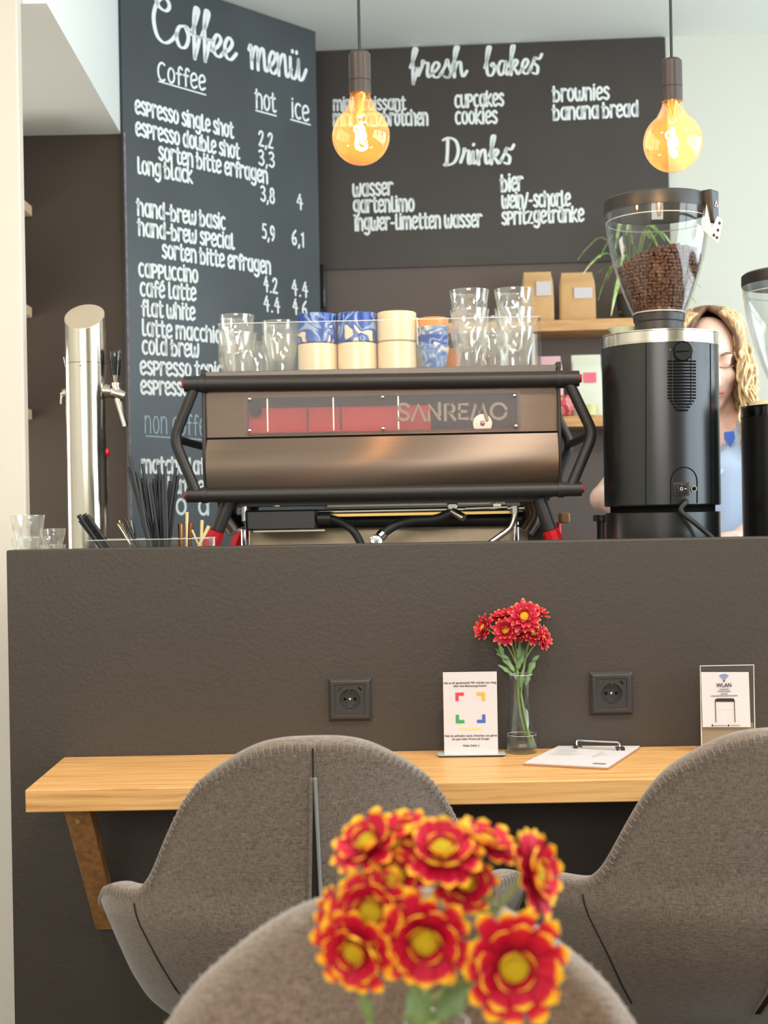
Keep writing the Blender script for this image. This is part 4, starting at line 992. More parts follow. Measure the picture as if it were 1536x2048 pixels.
# swing tag
tg = thing('swing_tag', 'folded white card tag hanging from the hopper lid clip', 'tag', tuple(lc + V((0, 0, -.045))))
mb = MB()
def tagq(a, b, c_, d): mb.prism([(0, 0)], a, V((1, 0, 0)), V((0, 0, 1)), V((0, 0, 0))) if False else mb.add([a, b, c_, d, a + V((.0, .0012, 0)), b + V((0, .0012, 0)), c_ + V((0, .0012, 0)), d + V((0, .0012, 0))], [(0, 1, 2, 3), (7, 6, 5, 4), (0, 4, 5, 1), (1, 5, 6, 2), (2, 6, 7, 3), (3, 7, 4, 0)])
Yt = lc.y - .022
tagq(P(1413, 408, Yt), P(1424, 462, Yt - .004), P(1420, 472, Yt - .004), P(1406, 460, Yt))
tagq(P(1435, 432, Yt + .006), P(1446, 441, Yt + .006), P(1437, 488, Yt + .004), P(1418, 470, Yt + .002))
mb.build('card', M['paper'], tg, smooth=0)
mb = MB()
for px, py in ((1428, 470), (1436, 460), (1439, 446), (1434, 475)): mb.ball(P(px, py, Yt + .0015), (.0026, .0008, .0032), 8, 6)
mb.build('printed_dot', M['ink'], tg)
# ceramic dish on the grinder's top
ds = V((P(1258, 668, Yg).x, Yg + .045, P(1322, 672, Yg).z))
tag(MB().lathe([(0, 0), (.022, 0), (.036, .022), (.034, .022), (.021, .003), (0, .003)], ds + V((0, 0, .001)), 32).build('ceramic_dish', M['dish']), 'small pale green ceramic dish on the grinder top behind the hopper', 'dish')
# coffee beans
def bean_bm():
    mb = MB(); seg, rg = 12, 8
    mb.ball((0, 0, 0), (.0052, .0034, .0039), seg, rg)
    for v in mb.v:
        if v.y < 0:
            v.y *= .72; v.y += .0016 * math.exp(-(v.z / .0007) ** 2) if abs(v.x) < .0049 else 0
    return mb
def rad(z_):
    for (r0, z0), (r1, z1) in zip(pr, pr[1:]):
        if z0 <= z_ <= z1: return r0 + (r1 - r0) * (z_ - z0) / (z1 - z0)
    return pr[-1][0]
def topz(x, y):
    px_ = (x - 0) / .095
    return zb_ + HH * (.555 + .055 * px_ - .14 * max(0, (px_ - .30)) ** 1.6 - .05 * max(0, -px_ - .2)) - .010 * (y / .08)
cand = []
zz = zb_ + .006; row = 0
while zz < zb_ + HH * .72:
    r = rad(zz) - .0082; na = int(2 * PI * r / .0084)
    for i in range(na):
        a = 2 * PI * (i + .5 * (row % 2)) / na + random.uniform(-.03, .03)
        x, y = r * math.cos(a), r * math.sin(a)
        if zz <= topz(x, y): cand.append((V((x, y, zz + random.uniform(-.001, .001))), V((math.cos(a), math.sin(a), -.35))))
    zz += .0068; row += 1
gx = -.085
while gx < .086:
    gy = -.085
    while gy < .086:
        tz = topz(gx, gy)
        if math.hypot(gx, gy) < rad(tz) - .014: cand.append((V((gx + random.uniform(-.002, .002), gy + random.uniform(-.002, .002), tz + random.uniform(-.001, .003))), V((random.uniform(-.4, .4), random.uniform(-.4, .4), 1))))
        gy += .0086
    gx += .0086
cand.sort(key=lambda q: q[0].y + .02 * abs(q[0].x) / .08)
bsrc = bean_bm()
def bean_rot(n):
    q = V((0, -1, 0)).rotation_difference(n.normalized() if random.random() < .55 else -n.normalized())
    return q.to_matrix() @ Matrix.Rotation(random.uniform(0, PI), 3, 'Y') @ Matrix.Rotation(random.uniform(-.5, .5), 3, 'X')
b0 = None
rest = MB()
for i, (p, n) in enumerate(cand):
    r = bean_rot(n); s = random.uniform(.9, 1.12)
    if i < 300:
        if b0 is None: b0 = bsrc.build('coffee_bean', M['bean'], smooth=60); o = b0
        else: o = b0.copy(); C.objects.link(o)
        o.matrix_basis = Matrix.Translation(hc + p - V((0, 0, 0))) @ r.to_4x4() @ Matrix.Scale(s, 4)
        tag(o, 'roasted brown coffee bean lying against the clear hopper wall facing the guests', 'coffee bean', 'coffee beans in the hopper')
    else:
        rest.add([hc + p + r @ (v * s) for v in bsrc.v], bsrc.f)
core = []
for j in range(14):
    z_ = zb_ + .004 + j / 13 * HH * .50; core.append([hc + V(((rad(z_) - .012) * math.cos(a), (rad(z_) - .012) * math.sin(a), min(z_, topz((rad(z_) - .012) * math.cos(a), (rad(z_) - .012) * math.sin(a)) - .004))) for a in [2 * PI * i / 40 for i in range(41)]])
rest.grid(core)
tz_ = core[-1]; ctr = hc + V((0, 0, topz(0, 0) - .004)); rest.add([ctr] + tz_, [(0, i + 1, i + 2) for i in range(40)])
tag(rest.build('coffee_beans', M['bean'], smooth=60), 'mass of roasted coffee beans filling the rest of the hopper', 'coffee beans', 'coffee beans in the hopper', 'stuff')

g2, h2c, *_r = grinder(1600, 1085, 812, 833, 1100, 'dark_chrome', 'shorter black coffee grinder at the picture edge with empty hopper', 775, 566, 545, 2.80, False)
MB().lathe([(.056, 0), (.098, 0), (.090, .010), (.056, .014)], V((h2c.x, 2.80, P(1600, 812, 2.8).z + .0005)), 40).build('top_plate', M['ceramic'], g2)

# ------------------------------------------------------------ shelves on the back wall and what stands on them
def sh_pt(px, py, off): return hit(px, py, bp(0, 0, off), bn)
def wall_shelf(xa, xb, py, th, label, off=.20):
    a, b = sh_pt(xa, py, off), sh_pt(xb, py, off); ta, tb_ = (a - bo).dot(bdir), (b - bo).dot(bdir); z = (a.z + b.z) / 2
    mb = MB(); q = [bp(ta, z, off), bp(tb_, z, off), bp(tb_, z, .007), bp(ta, z, .007)]
    mb.hexa([p - V((0, 0, th)) for p in q] + q)
    tag(mb.build('wall_shelf', M['shelfwood'], bevel=.002), label, 'shelf', 'oak shelves under the bakes board'); return z
zs1 = wall_shelf(800, 1330, 641, .036, 'upper oak shelf carrying kraft coffee bags and spider plant')
zs2 = wall_shelf(830, 1330, 833, .036, 'lower oak shelf carrying pink and pale coffee pouches')
def pouch(xl_, xr_, top, z, off, mtl, label, name='coffee_bag', fold=True, lab=None, labm='paper', lean=0.0, dep=.07, tw=1.0):
    a, b = sh_pt(xl_, 700, off), sh_pt(xr_, 700, off); mid = (a + b) / 2; w_ = (b - a).length; h = sh_pt((xl_ + xr_) / 2, top, off).z - z
    t = thing(name, label, 'bag', (mid.x, mid.y, z)); ux, uy = bdir, -bn
    o = V((mid.x, mid.y, z + .0005)) + uy * .0
    rows = []
    prof = [(0, 1.0, .9), (.04, 1.0, 1.0), (.45, 1.0, 1.0), (.70, .98, .9), (.84, .95, .55), (.92, .88 * tw, .16), (1.0, .86 * tw, .10)]
    for s, wx, dy in prof:
        ring = []
        for x, y in rrect(w_ * wx, dep * dy, min(.010, dep * dy * .3), 3): ring.append(o + ux * x + uy * (y + dep / 2 + lean * s) + V((0, 0, s * h)))
        rows.append(ring + [ring[0]])
    mb = MB(); mb.grid(rows); n = len(rows[0]); mb.add(rows[0][:-1], [tuple(range(n - 1))]); mb.add(rows[-1][:-1], [tuple(range(n - 1))])
    body = mb.build('pouch_body', M[mtl], t, weld=True, smooth=50)
    if lab:
        lx0, lx1, lz0, lz1 = lab; 
        mb = MB(); mb.prism([(w_ * lx0, h * lz0), (w_ * lx1, h * lz0), (w_ * lx1, h * lz1), (w_ * lx0, h * lz1)], o - uy * .003 + uy * (lean * lz0), ux, V((0, 0, 1)), uy * .002)
        mb.build('paper_label', M[labm], t, smooth=0)
    return t
pouch(1046, 1110, 541, zs1, .17, 'kraft', 'brown kraft coffee bag with white label, nearer the tumblers', lab=(-.05, .42, .50, .78))
pouch(1121, 1194, 542, zs1, .17, 'kraft', 'brown kraft coffee bag with white label, nearer the plant', lab=(-.10, .40, .44, .66))
pouch(1066, 1126, 711, zs2, .17, 'pinkbag', 'pale pink coffee pouch behind the machine end', name='coffee_pouch')
pouch(1142, 1204, 708, zs2, .15, 'mintbag', 'pale mint coffee pouch with pink label by the grinder', name='coffee_pouch', lab=(-.10, .30, .54, .70), labm='pinklabel', tw=1.1)
c = sh_pt(1128, 829, .185); c.z = zs2
tag(MB().lathe([(0, 0), (.022, 0), (.034, .015), (.039, .035), (.034, .058), (.024, .066), (.022, .066), (.030, .05), (0, .05)], c + V((0, 0, .0005)), 32).build('ceramic_jar', M['pinkred']), 'round pink and red marbled jar on the lower shelf', 'jar')
c = sh_pt(1180, 829, .185); c.z = zs2
tag(MB().lathe([(0, 0), (.021, 0), (.025, .030), (.026, .034), (.023, .034), (.02, .004), (0, .004)], c + V((0, 0, .0005)), 32).build('small_cup', M['yellowjar']), 'small pale yellow cup on lower shelf before mint pouch', 'cup')
# spider plant
c = sh_pt(1268, 636, .10); c.z = zs1
plant = thing('potted_plant', 'green and white striped spider plant trailing from the upper shelf', 'plant', tuple(c))
MB().lathe([(0, 0), (.045, 0), (.058, .085), (.060, .09), (.054, .09), (.052, .075), (0, .075)], c + V((0, 0, .0005)), 32).build('pot', M['pot'], plant)
random.seed(21)
specs = [(-1.9, .34, .10), (-1.5, .30, .14), (-2.3, .26, .16), (-1.2, .36, .06), (-.6, .30, .12), (-.3, .26, .2), (.2, .30, .15), (.6, .26, .18), (1.0, .3, .1)]
tips = [(1155, 520), (1166, 548), (1175, 570), (1196, 600), (1222, 632), (1240, 625), (1200, 515), (1230, 500), (1265, 488), (1300, 478), (1330, 482), (1362, 520), (1385, 560), (1395, 610), (1350, 560), (1290, 590), (1215, 560), (1252, 470), (1318, 500), (1402, 575), (1275, 520), (1240, 540)]
for i, (px, py) in enumerate(tips):
    tip = sh_pt(px, py, random.uniform(.10, .24)); st_ = c + V((random.uniform(-.02, .02), random.uniform(-.02, .02), .085))
    mid = (st_ + tip) / 2; hgt = max(st_.z, tip.z) + random.uniform(.05, .10) - (0.03 if py < 500 else 0)
    mid = V((st_.x * .45 + tip.x * .55, (st_.y + tip.y) / 2, hgt)); path = spline([st_, st_ * .55 + mid * .45 + V((0, 0, .03)), mid, tip * .6 + mid * .4 + V((0, 0, .012)), tip], 5)
    wd = random.uniform(.0055, .0085)
    MB().tube(path, [(wd * min(1, .4 + 2.2 * k / len(path)) * min(1, 2.4 * (1 - k / len(path)) + .08), .0012) for k in range(len(path))], 8, flat=(0, 1, .1)).build('leaf', M['plant'], plant)

# ------------------------------------------------------------ draft tower
Yt = 2.95; k_ = Yt / F
zt0_ = P(172, 602, Yt).z; zt1_ = P(174, 664, Yt).z; tx = P(173, 850, Yt).x; TR = 40 * k_
tw = thing('beer_tower', 'polished steel draft beer column with slanted top and two taps', 'beer tower', (tx, Yt, WT))
mb = MB(); n = 56; z0 = WT; vs = []
for lvl in range(2):
    for k in range(n):
        a = 2 * PI * k / n; x, y = TR * math.cos(a), TR * math.sin(a)
        vs.append(V((tx + x, Yt + y, z0 if lvl == 0 else (zt0_ + zt1_) / 2 + (zt0_ - zt1_) * .5 * (y / TR) * .98)))
mb.add(vs, [(k, (k + 1) % n, n + (k + 1) % n, n + k) for k in range(n)] + [tuple(range(n - 1, -1, -1))]); mb.build('column', M['steel'], tw, smooth=30)
mb = MB(); top = vs[n:]; cen = V((tx, Yt, (zt0_ + zt1_) / 2))
up = [cen + (p - cen) * .985 + V((0, -.0004, .0004)) for p in top]; mb.add(up + [p - V((0, 0, .003)) for p in up], [tuple(range(n))] + [(k, (k + 1) % n, n + (k + 1) % n, n + k) for k in range(n)]); mb.build('top_cap', M['steel_brushed'], tw, smooth=30)
zs_ = P(173, 728, Yt).z
MB().tube([V((tx + (TR + .0001) * math.cos(2 * PI * i / 48), Yt + (TR + .0001) * math.sin(2 * PI * i / 48), zs_)) for i in range(49)], .0005, 6, caps=False).build('seam', M['groove'], tw)
MB().ball(V((P(169, 734, Yt).x, Yt - TR, P(169, 734, Yt).z)), (.003, .002, .003), 10, 6).build('screw', M['chrome'], tw)
MB().ball(P(214, 905, Yt), (.006, .006, .010), 12, 8).build('red_button', M['red'], tw)
def tap(s, hx, yo):
    y = Yt + yo
    def q(px, py): p = P(px, py, y); return p
    if s > 0:
        tp = MB().tube([q(208, 782), q(222, 783)], [.016, .014], 20).tube([q(222, 783), q(234, 788), q(250, 793)], [.012, .013, .009], 18).build('tap', M['steel'], tw)
        MB().tube([q(233, 784), q(232, 771)], [.010, .010], 16).tube([q(232, 775), q(232, 766)], .0105, 16).tube([q(232, 766), q(231.5, 750)], [.006, .009], 16).build('valve_stem', M['steel'], tp)
        MB().lathe([(0, 0), (.0095, 0), (.0105, .01), (.0130, .03), (.0150, .042), (.0140, .052), (.009, .0575), (0, .059)], q(231.5, 751), 18).build('lever_handle', M['gloss_black'], tp)
        MB().tube([q(234, 797), q(250, 853)], [.0085, .0075], 16).build('spout', M['copper' if False else 'steel'], tp)
    else:
        tp = MB().tube([q(140, 785), q(126, 787)], [.012, .009], 16).build('tap', M['steel'], tw)
        MB().tube([q(121, 788), q(130, 787)], .0035, 10).tube([q(123, 788), q(122, 808)], .0028, 10).build('flow_lever', M['steel'], tp)
        MB().lathe([(0, 0), (.0088, 0), (.0092, .01), (.0115, .03), (.0135, .042), (.0125, .052), (.008, .0575), (0, .059)], q(135, 752) + V((0, .02, 0)), 18).build('lever_handle', M['gloss_black'], tp)
        MB().tube([q(136, 760) + V((0, .02, 0)), q(137, 782)], .006, 12).build('valve_stem', M['steel'], tp)
tap(1, 0, 0); tap(-1, 0, .01)

# ------------------------------------------------------------ left end of the counter: tumblers, straws, spoons
YL = 2.72
def wt_pt(px, y): p = P(px, 1085, y); p.z = WT; return p
GT = 'glass tumblers left of the beer tower'
def lt(px, rim, y, s, lab, rz):
    p = wt_pt(px, y); top = P(px, rim, y).z; p.z = top - .092 * s; tumbler(p, lab, rz, s, GT); return p
p1 = wt_pt(56, YL); s1 = .79
tumbler(p1 + V((0, 0, .0005)), 'lower clear tumbler of the pair before the white pillar', .2, s1, GT)
tumbler(p1 + V((0, 0, P(59, 1030, YL).z - WT - .092 * s1)), 'upper clear tumbler of the pair before the white pillar', .5, s1, GT)
p2 = wt_pt(106, YL + .07)
tumbler(p2 + V((0, 0, .0005)), 'lower clear tumbler of the pair next to the beer tower', .9, .60, GT)
tumbler(p2 + V((0, 0, P(106, 1057, YL + .07).z - WT - .092 * .6)), 'upper clear tumbler of the pair next to the beer tower', .1, .60, GT)
# organiser
oz = P(330, 1078, 2.72).z
ox0, ox1 = P(176, 1080, 2.72).x, P(420, 1080, 2.72).x
org = thing('acrylic_organiser', 'clear acrylic organiser box holding straws and spoons on the counter', 'organiser', ((ox0 + ox1) / 2, 2.77, WT))
mb = MB(); ty0, ty1 = 2.705, 2.815; th = .002
mb.span((ox0, ty0, WT + .0005), (ox1, ty1, WT + .003)); mb.span((ox0, ty0, WT), (ox1, ty0 + th, oz)); mb.span((ox0, ty1 - th, WT), (ox1, ty1, oz)); mb.span((ox0, ty0, WT), (ox0 + th, ty1, oz)); mb.span((ox1 - th, ty0, WT), (ox1, ty1, oz))
ob = mb.build('box_body', M['acrylic'], org, smooth=0)
dv = [P(x, 1080, 2.72).x for x in (262, 352)]
for x in dv: MB().span((x, ty0 + th, WT), (x + th, ty1 - th, oz - .002)).build('partition', M['acrylic'], org, smooth=0)
MB().tube([(ox0, ty0, oz), (ox1, ty0, oz), (ox1, ty1, oz), (ox0, ty1, oz), (ox0, ty0, oz)], .0008, 6).build('box_edge', M['acrylic_edge'], org)
def stick(name, top, bot, r, m, label, cat, group, yt=2.76, yb=2.76, ext=1.25):
    a = P(*top, yt); b = P(*bot, yb); d = b - a
    zf = WT + .004; tt = (a.z - zf) / max(1e-6, (a.z - b.z)); tt = max(.2, min(tt, 2.2)); b2 = a + d * tt
    mb = MB()
    if m == 'straw': mb.open_lathe([(r, 0), (r, (a - b2).length), (r * .72, (a - b2).length), (r * .72, 0)], c=b2, seg=12, axis=(a - b2))
    else: mb.tube([b2, b2 * .2 + a * .8, a], [r * .6, r, r * 1.1], 10)
    return tag(mb.build(name, M[m]), label, cat, group)
up = [((258, 912), (300, 1085)), ((256, 935), (298, 1090)), ((273, 945), (305, 1085)), ((285, 928), (308, 1085)), ((283, 956), (302, 1085)), ((278, 962), (296, 1085)), ((301, 966), (318, 1085)), ((308, 957), (316, 1085)), ((318, 960), (322, 1085)),
      ((317, 930), (326, 1085)), ((330, 932), (334, 1085)), ((352, 935), (332, 1085)), ((356, 952), (338, 1085)), ((312, 948), (310, 1085)), ((340, 962), (330, 1085)), ((325, 950), (330, 1085))]
for i, (a, b) in enumerate(up):
    stick('drinking_straw', a, b, .0036, 'straw', 'long black drinking straw standing in the middle organiser bin', 'straw', 'long black straws in the organiser', 2.74 + .008 * (i % 5), 2.74 + .008 * (i % 5))
for i, (a, b) in enumerate([((157, 1030), (200, 1092)), ((163, 1033), (206, 1092)), ((168, 1028), (212, 1092)), ((174, 1031), (218, 1092)), ((160, 1040), (203, 1095)), ((170, 1036), (210, 1092))]):
    stick('drinking_straw', a, b, .0048, 'straw', 'short thick black straw leaning left in front of the beer tower', 'straw', 'short leaning black straws', 2.725 + .009 * (i % 3), 2.735 + .009 * (i % 3))
stick('drinking_straw', (249, 1036), (272, 1085), .0036, 'straw', 'single short black straw among the thin steel sticks', 'straw', None, 2.745, 2.745)
for i, (a, b) in enumerate([((238, 1042), (262, 1085)), ((235, 1048), (258, 1085)), ((244, 1046), (264, 1088)), ((262, 1040), (270, 1085)), ((266, 1046), (272, 1085))]):
    stick('stir_stick', a, b, .0018, 'spoon', 'thin steel stirring stick fanned out left of the long straws', 'stirrer', 'steel stirrers in the organiser', 2.755 + .006 * (i % 3), 2.755 + .006 * (i % 3))
for i, (a, b, m_, r, lab) in enumerate([((361, 1048), (362, 1095), 'copper', .005, 'flat copper spoon handle nearest the long straws'), ((374, 1024), (373, 1090), 'bamboo', .003, 'tallest pale bamboo stick beside the copper spoons'), ((381, 1046), (379, 1095), 'copper', .0048, 'reddish copper spoon handle behind the bamboo stick'),
        ((404, 1040), (402, 1090), 'bamboo', .0032, 'upright pale bamboo stick between copper spoon and machine leg'), ((418, 1052), (396, 1095), 'bamboo', .0034, 'bamboo stick leaning towards the red machine foot'), ((384, 1060), (398, 1092), 'bamboo', .002, 'thin pale stick crossing the copper spoons low down')]):
    stick('coffee_spoon' if m_ == 'copper' else 'bamboo_stick', a, b, r, m_, lab, 'spoon' if m_ == 'copper' else 'stick', 'spoons and sticks in the organiser', 2.75 + .012 * (i % 4), 2.75 + .012 * (i % 4))
# tamper and brush behind the machine's right leg
c = P(1204, 1040, 3.1); 
tag(MB().lathe([(0, WT), (.012, WT), (.012, c.z - .004), (.020, c.z - .002), (.020, c.z + .012), (0, c.z + .013)], (c.x, 3.1, 0), 24).build('coffee_tamper', M['black_plastic']), 'slim black tamper standing left of the big grinder', 'tamper')
c = P(1128, 1036, 3.22)
pf = thing('portafilter', 'portafilter with light wooden handle behind the machine leg', 'portafilter', (c.x, 3.22, WT))
MB().box(c, (.022, .05, .024)).build('wooden_handle', M['oak_dark'], pf, bevel=.003)
MB().tube([c + V((-.012, .01, -.01)), c + V((-.012, .01, -.10))], .006, 10).build('support_stem', M['red'], pf)

# ------------------------------------------------------------ things on the wall table
UX, UZ, NF = V((1, 0, 0)), V((0, 0, 1)), V((0, -1, 0))
TT = zt_ + .0004
def tpt(px, py): return hit(px, py, (0, 0, TT), V((0, 0, 1)))
# review card stand
a, b = tpt(889, 1511), tpt(996, 1509); yq = (a.y + b.y) / 2
cw = (b - a).length; ctr = (a + b) / 2
qs = thing('card_stand', 'white review card in a slim stand with coloured corner brackets and five stars', 'card stand', (ctr.x, yq, TT), math.radians(-1.5))
Mq = qs.matrix_basis; QX = (Mq.to_3x3() @ V((1, 0, 0))); QN = (Mq.to_3x3() @ V((0, -1, 0)))
k_ = yq / F; ch = 166 * k_; cw = 107.5 * k_
def qp(u, v, d=0.0): return V((ctr.x, yq, TT)) + QX * (u * cw) + UZ * (v * ch) + QN * d     # u -.5...5, v 0..1
mb = MB(); mb.prism(rrect(.122, .034, .006, 4), V((ctr.x, yq, TT)) + QN * .004, QX, -QN, V((0, 0, .003))); mb.build('stand_base', M['gloss_black'], qs)
mb = MB(); mb.prism(rrect(.124, .036, .006, 4), V((ctr.x, yq, TT + .003)) + QN * .004, QX, -QN, V((0, 0, .0012))); mb.build('stand_lip', M['acrylic_edge'], qs)
mb = MB(); mb.hexa([qp(-.5, .02, 0), qp(.5, .02, 0), qp(.5, .02, -.0025), qp(-.5, .02, -.0025), qp(-.5, 1, 0), qp(.5, 1, 0), qp(.5, 1, -.0025), qp(-.5, 1, -.0025)])
card = mb.build('card', M['paper'], qs, smooth=0)
for t_, v, w_ in (('Hat es dir geschmeckt? Wir würden uns riesig', .860, .97), ('über eine Bewertung freuen!', .822, .61), ('Falls du zufrieden warst, hinterlass uns gerne', .222, .97), ('ein paar liebe Worte auf Google.', .183, .70), ('Vielen Dank :)', .103, .31)):
    type_text('printed_line', card, t_, qp(0, v, .0006), .0055, QX, UZ, M['ink'], width=w_ * cw)
def lshape(u, v, su, sv, m):
    s = 17 * k_ / cw; s2 = 17 * k_ / ch; tk, tk2 = s * .38, s2 * .38
    pts = [(0, 0), (s, 0), (s, -tk2), (tk, -tk2), (tk, -s2), (0, -s2)]
    mb = MB(); mb.add([qp(u + su * x, v + sv * y, .0006) for x, y in pts], [(0, 1, 2, 3), (0, 3, 4, 5)]); mb.build('corner_bracket', M[m], card, smooth=0)
lshape(-.275, .755, 1, 1, 'q_red'); lshape(.275, .755, -1, 1, 'q_orange'); lshape(-.275, .385, 1, -1, 'q_green'); lshape(.275, .385, -1, -1, 'q_blue')
for i in range(5):
    c = qp(-.17 + i * .085, .318, .0006); r0 = 4.3 * k_
    pts = [c + QX * (r0 * (1 if j % 2 == 0 else .45) * math.sin(PI * j / 5)) + UZ * (r0 * (1 if j % 2 == 0 else .45) * math.cos(PI * j / 5)) for j in range(10)]
    mb = MB(); mb.add([c] + pts, [(0, j + 1, (j + 1) % 10 + 1) for j in range(10)]); mb.build('star', M['star'], card, smooth=0)
# wifi sign
yw = 2.50; k_ = yw / F
a = P(1399, 1490, yw); ws = thing('wifi_sign', 'clear acrylic stand with white WLAN sheet behind the right chair', 'sign', (P(1452, 1490, yw).x, yw, TT), math.radians(-2))
z1 = P(1450, 1331, yw).z; wx_ = (P(1396, 1331, yw).x, P(1503, 1331, yw).x); wc = (wx_[0] + wx_[1]) / 2 + .004
def wp(px, py, d=0.0): q = P(px, py, yw); return V((q.x, yw - d, q.z))
hw = (wx_[1] - wx_[0]) / 2
MB().span((wc - hw, yw, TT), (wc + hw, yw + .003, z1)).build('acrylic_sheet', M['acrylic'], ws, smooth=0)
MB().tube([(wc - hw, yw, TT + .001), (wc - hw, yw, z1), (wc + hw, yw, z1), (wc + hw, yw, TT + .001)], .0011, 6).build('sheet_edge', M['acrylic_edge'], ws)
MB().span((wc - hw, yw - .002, TT), (wc + hw, yw + .05, TT + .003)).build('sheet_foot', M['acrylic'], ws, smooth=0)
mb = MB(); mb.span((wc - hw + .002, yw + .0035, TT + .003), (wc + hw - .002, yw + .0045, P(1450, 1447, yw).z)); mb.build('backing_card', M['sign_board'], ws, smooth=0)
mb = MB(); q = [wp(1405, 1454, .0005), wp(1501, 1454, .0005), wp(1497, 1344, .0005), wp(1402, 1344, .0005)]; mb.hexa(q[:2] + [q[1] + V((0, -.0006, 0)), q[0] + V((0, -.0006, 0))] + [q[3], q[2], q[2] + V((0, -.0006, 0)), q[3] + V((0, -.0006, 0))])
sheet = mb.build('paper_sheet', M['paper'], ws, smooth=0)
LIFT = .0022
type_text('printed_word', sheet, 'WLAN', wp(1447.5, 1374, LIFT), .0105, UX, UZ, M['ink'], width=30 * k_)
mb = MB(); c = wp(1447.5, 1361.5, LIFT)
for r_ in (4.2, 7.2, 10.2, 13): ribbon(mb, [(r_ * k_ * math.cos(math.radians(x)), r_ * k_ * math.sin(math.radians(x))) for x in range(48, 133, 6)], 1.5 * k_, c, UX, UZ, NF)
mb.build('signal_arcs', M['ink_blue'], sheet, smooth=0)
mb = MB(); mb.add([c] + [c + UX * 1.9 * k_ * math.cos(x) + UZ * 1.9 * k_ * math.sin(x) for x in [2 * PI * i / 12 for i in range(12)]], [(0, i + 1, (i + 1) % 12 + 1) for i in range(12)]); mb.build('signal_dot', M['ink'], sheet, smooth=0)
mb = MB()
for y_, w_ in ((1378.0, 18), (1382.2, 25), (1387.2, 13), (1391.2, 52)): ribbon(mb, [(-w_ * k_ / 2, 0), (0, 0), (w_ * k_ / 2, 0)], 1.6 * k_, wp(1448, y_, LIFT), UX, UZ, NF)
mb.build('small_print', M['paper_print'], sheet, smooth=0); mb = MB()
ribbon(mb, [(-12 * k_, 0), (0, 0), (12 * k_, 0)], 1.2 * k_, wp(1440, 1450.6, LIFT), UX, UZ, NF); ribbon(mb, [(-9 * k_, 0), (0, 0), (9 * k_, 0)], 1.2 * k_, wp(1470, 1450.4, LIFT), UX, UZ, NF)
mb.build('small_print', M['paper_print'], sheet, smooth=0)
mb = MB()
for px in (1424.5, 1456.5):
    c = wp(px, 1450.5, LIFT); mb.add([c] + [c + UX * 2 * k_ * math.cos(x) + UZ * 2 * k_ * math.sin(x) for x in [2 * PI * i / 12 for i in range(12)]], [(0, i + 1, (i + 1) % 12 + 1) for i in range(12)])
mb.build('contact_dot', M['ink'], sheet, smooth=0)
mb = MB(); fr = [(1431.3, 1444), (1430, 1402), (1431, 1398.5), (1434, 1397.3), (1464, 1397), (1467, 1398), (1468, 1401), (1469.5, 1444)]
o0 = wp(1450, 1420, LIFT); ribbon(mb, [((wp(x, y).x - o0.x), (wp(x, y).z - o0.z)) for x, y in fr], 1.5 * k_, o0, UX, UZ, NF)
mb.add([wp(1430.4, 1403, LIFT), wp(1468.4, 1403, LIFT), wp(1466, 1397.5, LIFT), wp(1432, 1397.8, LIFT)], [(0, 1, 2, 3)]); mb.build('phone_outline', M['ink'], sheet, smooth=0)
mb = MB()
for x0, y0, sx, sy in ((1438, 1418, 1, 1), (1463, 1418, -1, 1), (1438, 1443, 1, -1), (1463, 1443, -1, -1)):
    c = wp(x0, y0, LIFT); ribbon(mb, [(sx * 8 * k_, 0), (0, 0), (0, -sy * 8 * k_)], 1 * k_, c, UX, UZ, NF)
mb.build('scan_corner', M['paper_faint'], sheet, smooth=0)
# clipboard
q = [tpt(1047, 1531), tpt(1216, 1540), tpt(1281, 1497), tpt(1111, 1490)]
cb = thing('clipboard', 'brown clipboard holding a pale price sheet, lying under the right socket', 'clipboard', tuple(sum(q, V((0, 0, 0))) / 4))
for p in q: p.y = min(p.y, YW - .006)
cen = sum(q, V((0, 0, 0))) / 4
mb = MB(); mb.hexa(q + [p + V((0, 0, .0028)) for p in q]); mb.build('board', M['clipwood'], cb, smooth=0)
q2 = [cen + (p - cen) * .985 + V((0, 0, .003)) for p in q]
mb = MB(); mb.hexa(q2 + [p + V((0, 0, .0022)) for p in q2]); pp = mb.build('paper_sheet', M['paper'], cb, smooth=0)
cxd = (q2[1] - q2[0]); cyd = (q2[3] - q2[0]); cz = V((0, 0, .0026))
def cpn(u, v): return q2[0] + cxd * u + cyd * v + cz
mb = MB(); random.seed(4)
for v in (.78, .72, .66, .60, .54, .48): 
    for u0, u1 in ((.10, .10 + random.uniform(.2, .34)), (.62, .62 + random.uniform(.03, .2))):
        mb.add([cpn(u0, v), cpn(u1, v), cpn(u1, v + .022), cpn(u0, v + .022)], [(0, 1, 2, 3)])
mb.build('faint_text', M['paper_faint'], pp, smooth=0)
mb = MB(); mb.add([cpn(.78, .10), cpn(.93, .10), cpn(.93, .16), cpn(.78, .16)], [(0, 1, 2, 3)]); mb.build('faint_mark', M['paper_print'], pp, smooth=0)
e0, e1 = cpn(.26, .955), cpn(.80, .955)
clipp = MB().tube(fillet([e0 + V((0, 0, .003)), e0 + V((.0, .006, .012)), (e0 + e1) / 2 + V((0, .006, .012)), e1 + V((0, .006, .012)), e1 + V((0, 0, .003))], .004), .0017, 8).build('clip_wire', M['chrome'], cb)
MB().tube([e0 + V((0, -.012, .001)), (e0 + e1) / 2 + V((0, -.012, .001)), e1 + V((0, -.012, .001))], .0014, 8).build('clip_plate', M['steel'], clipp)
for e in (e0, e1):
    for dx in (0,): MB().box(e + V((dx, -.004, .002)), (.016, .016, .006)).build('clip_grip', M['gloss_black'], clipp, bevel=.001)

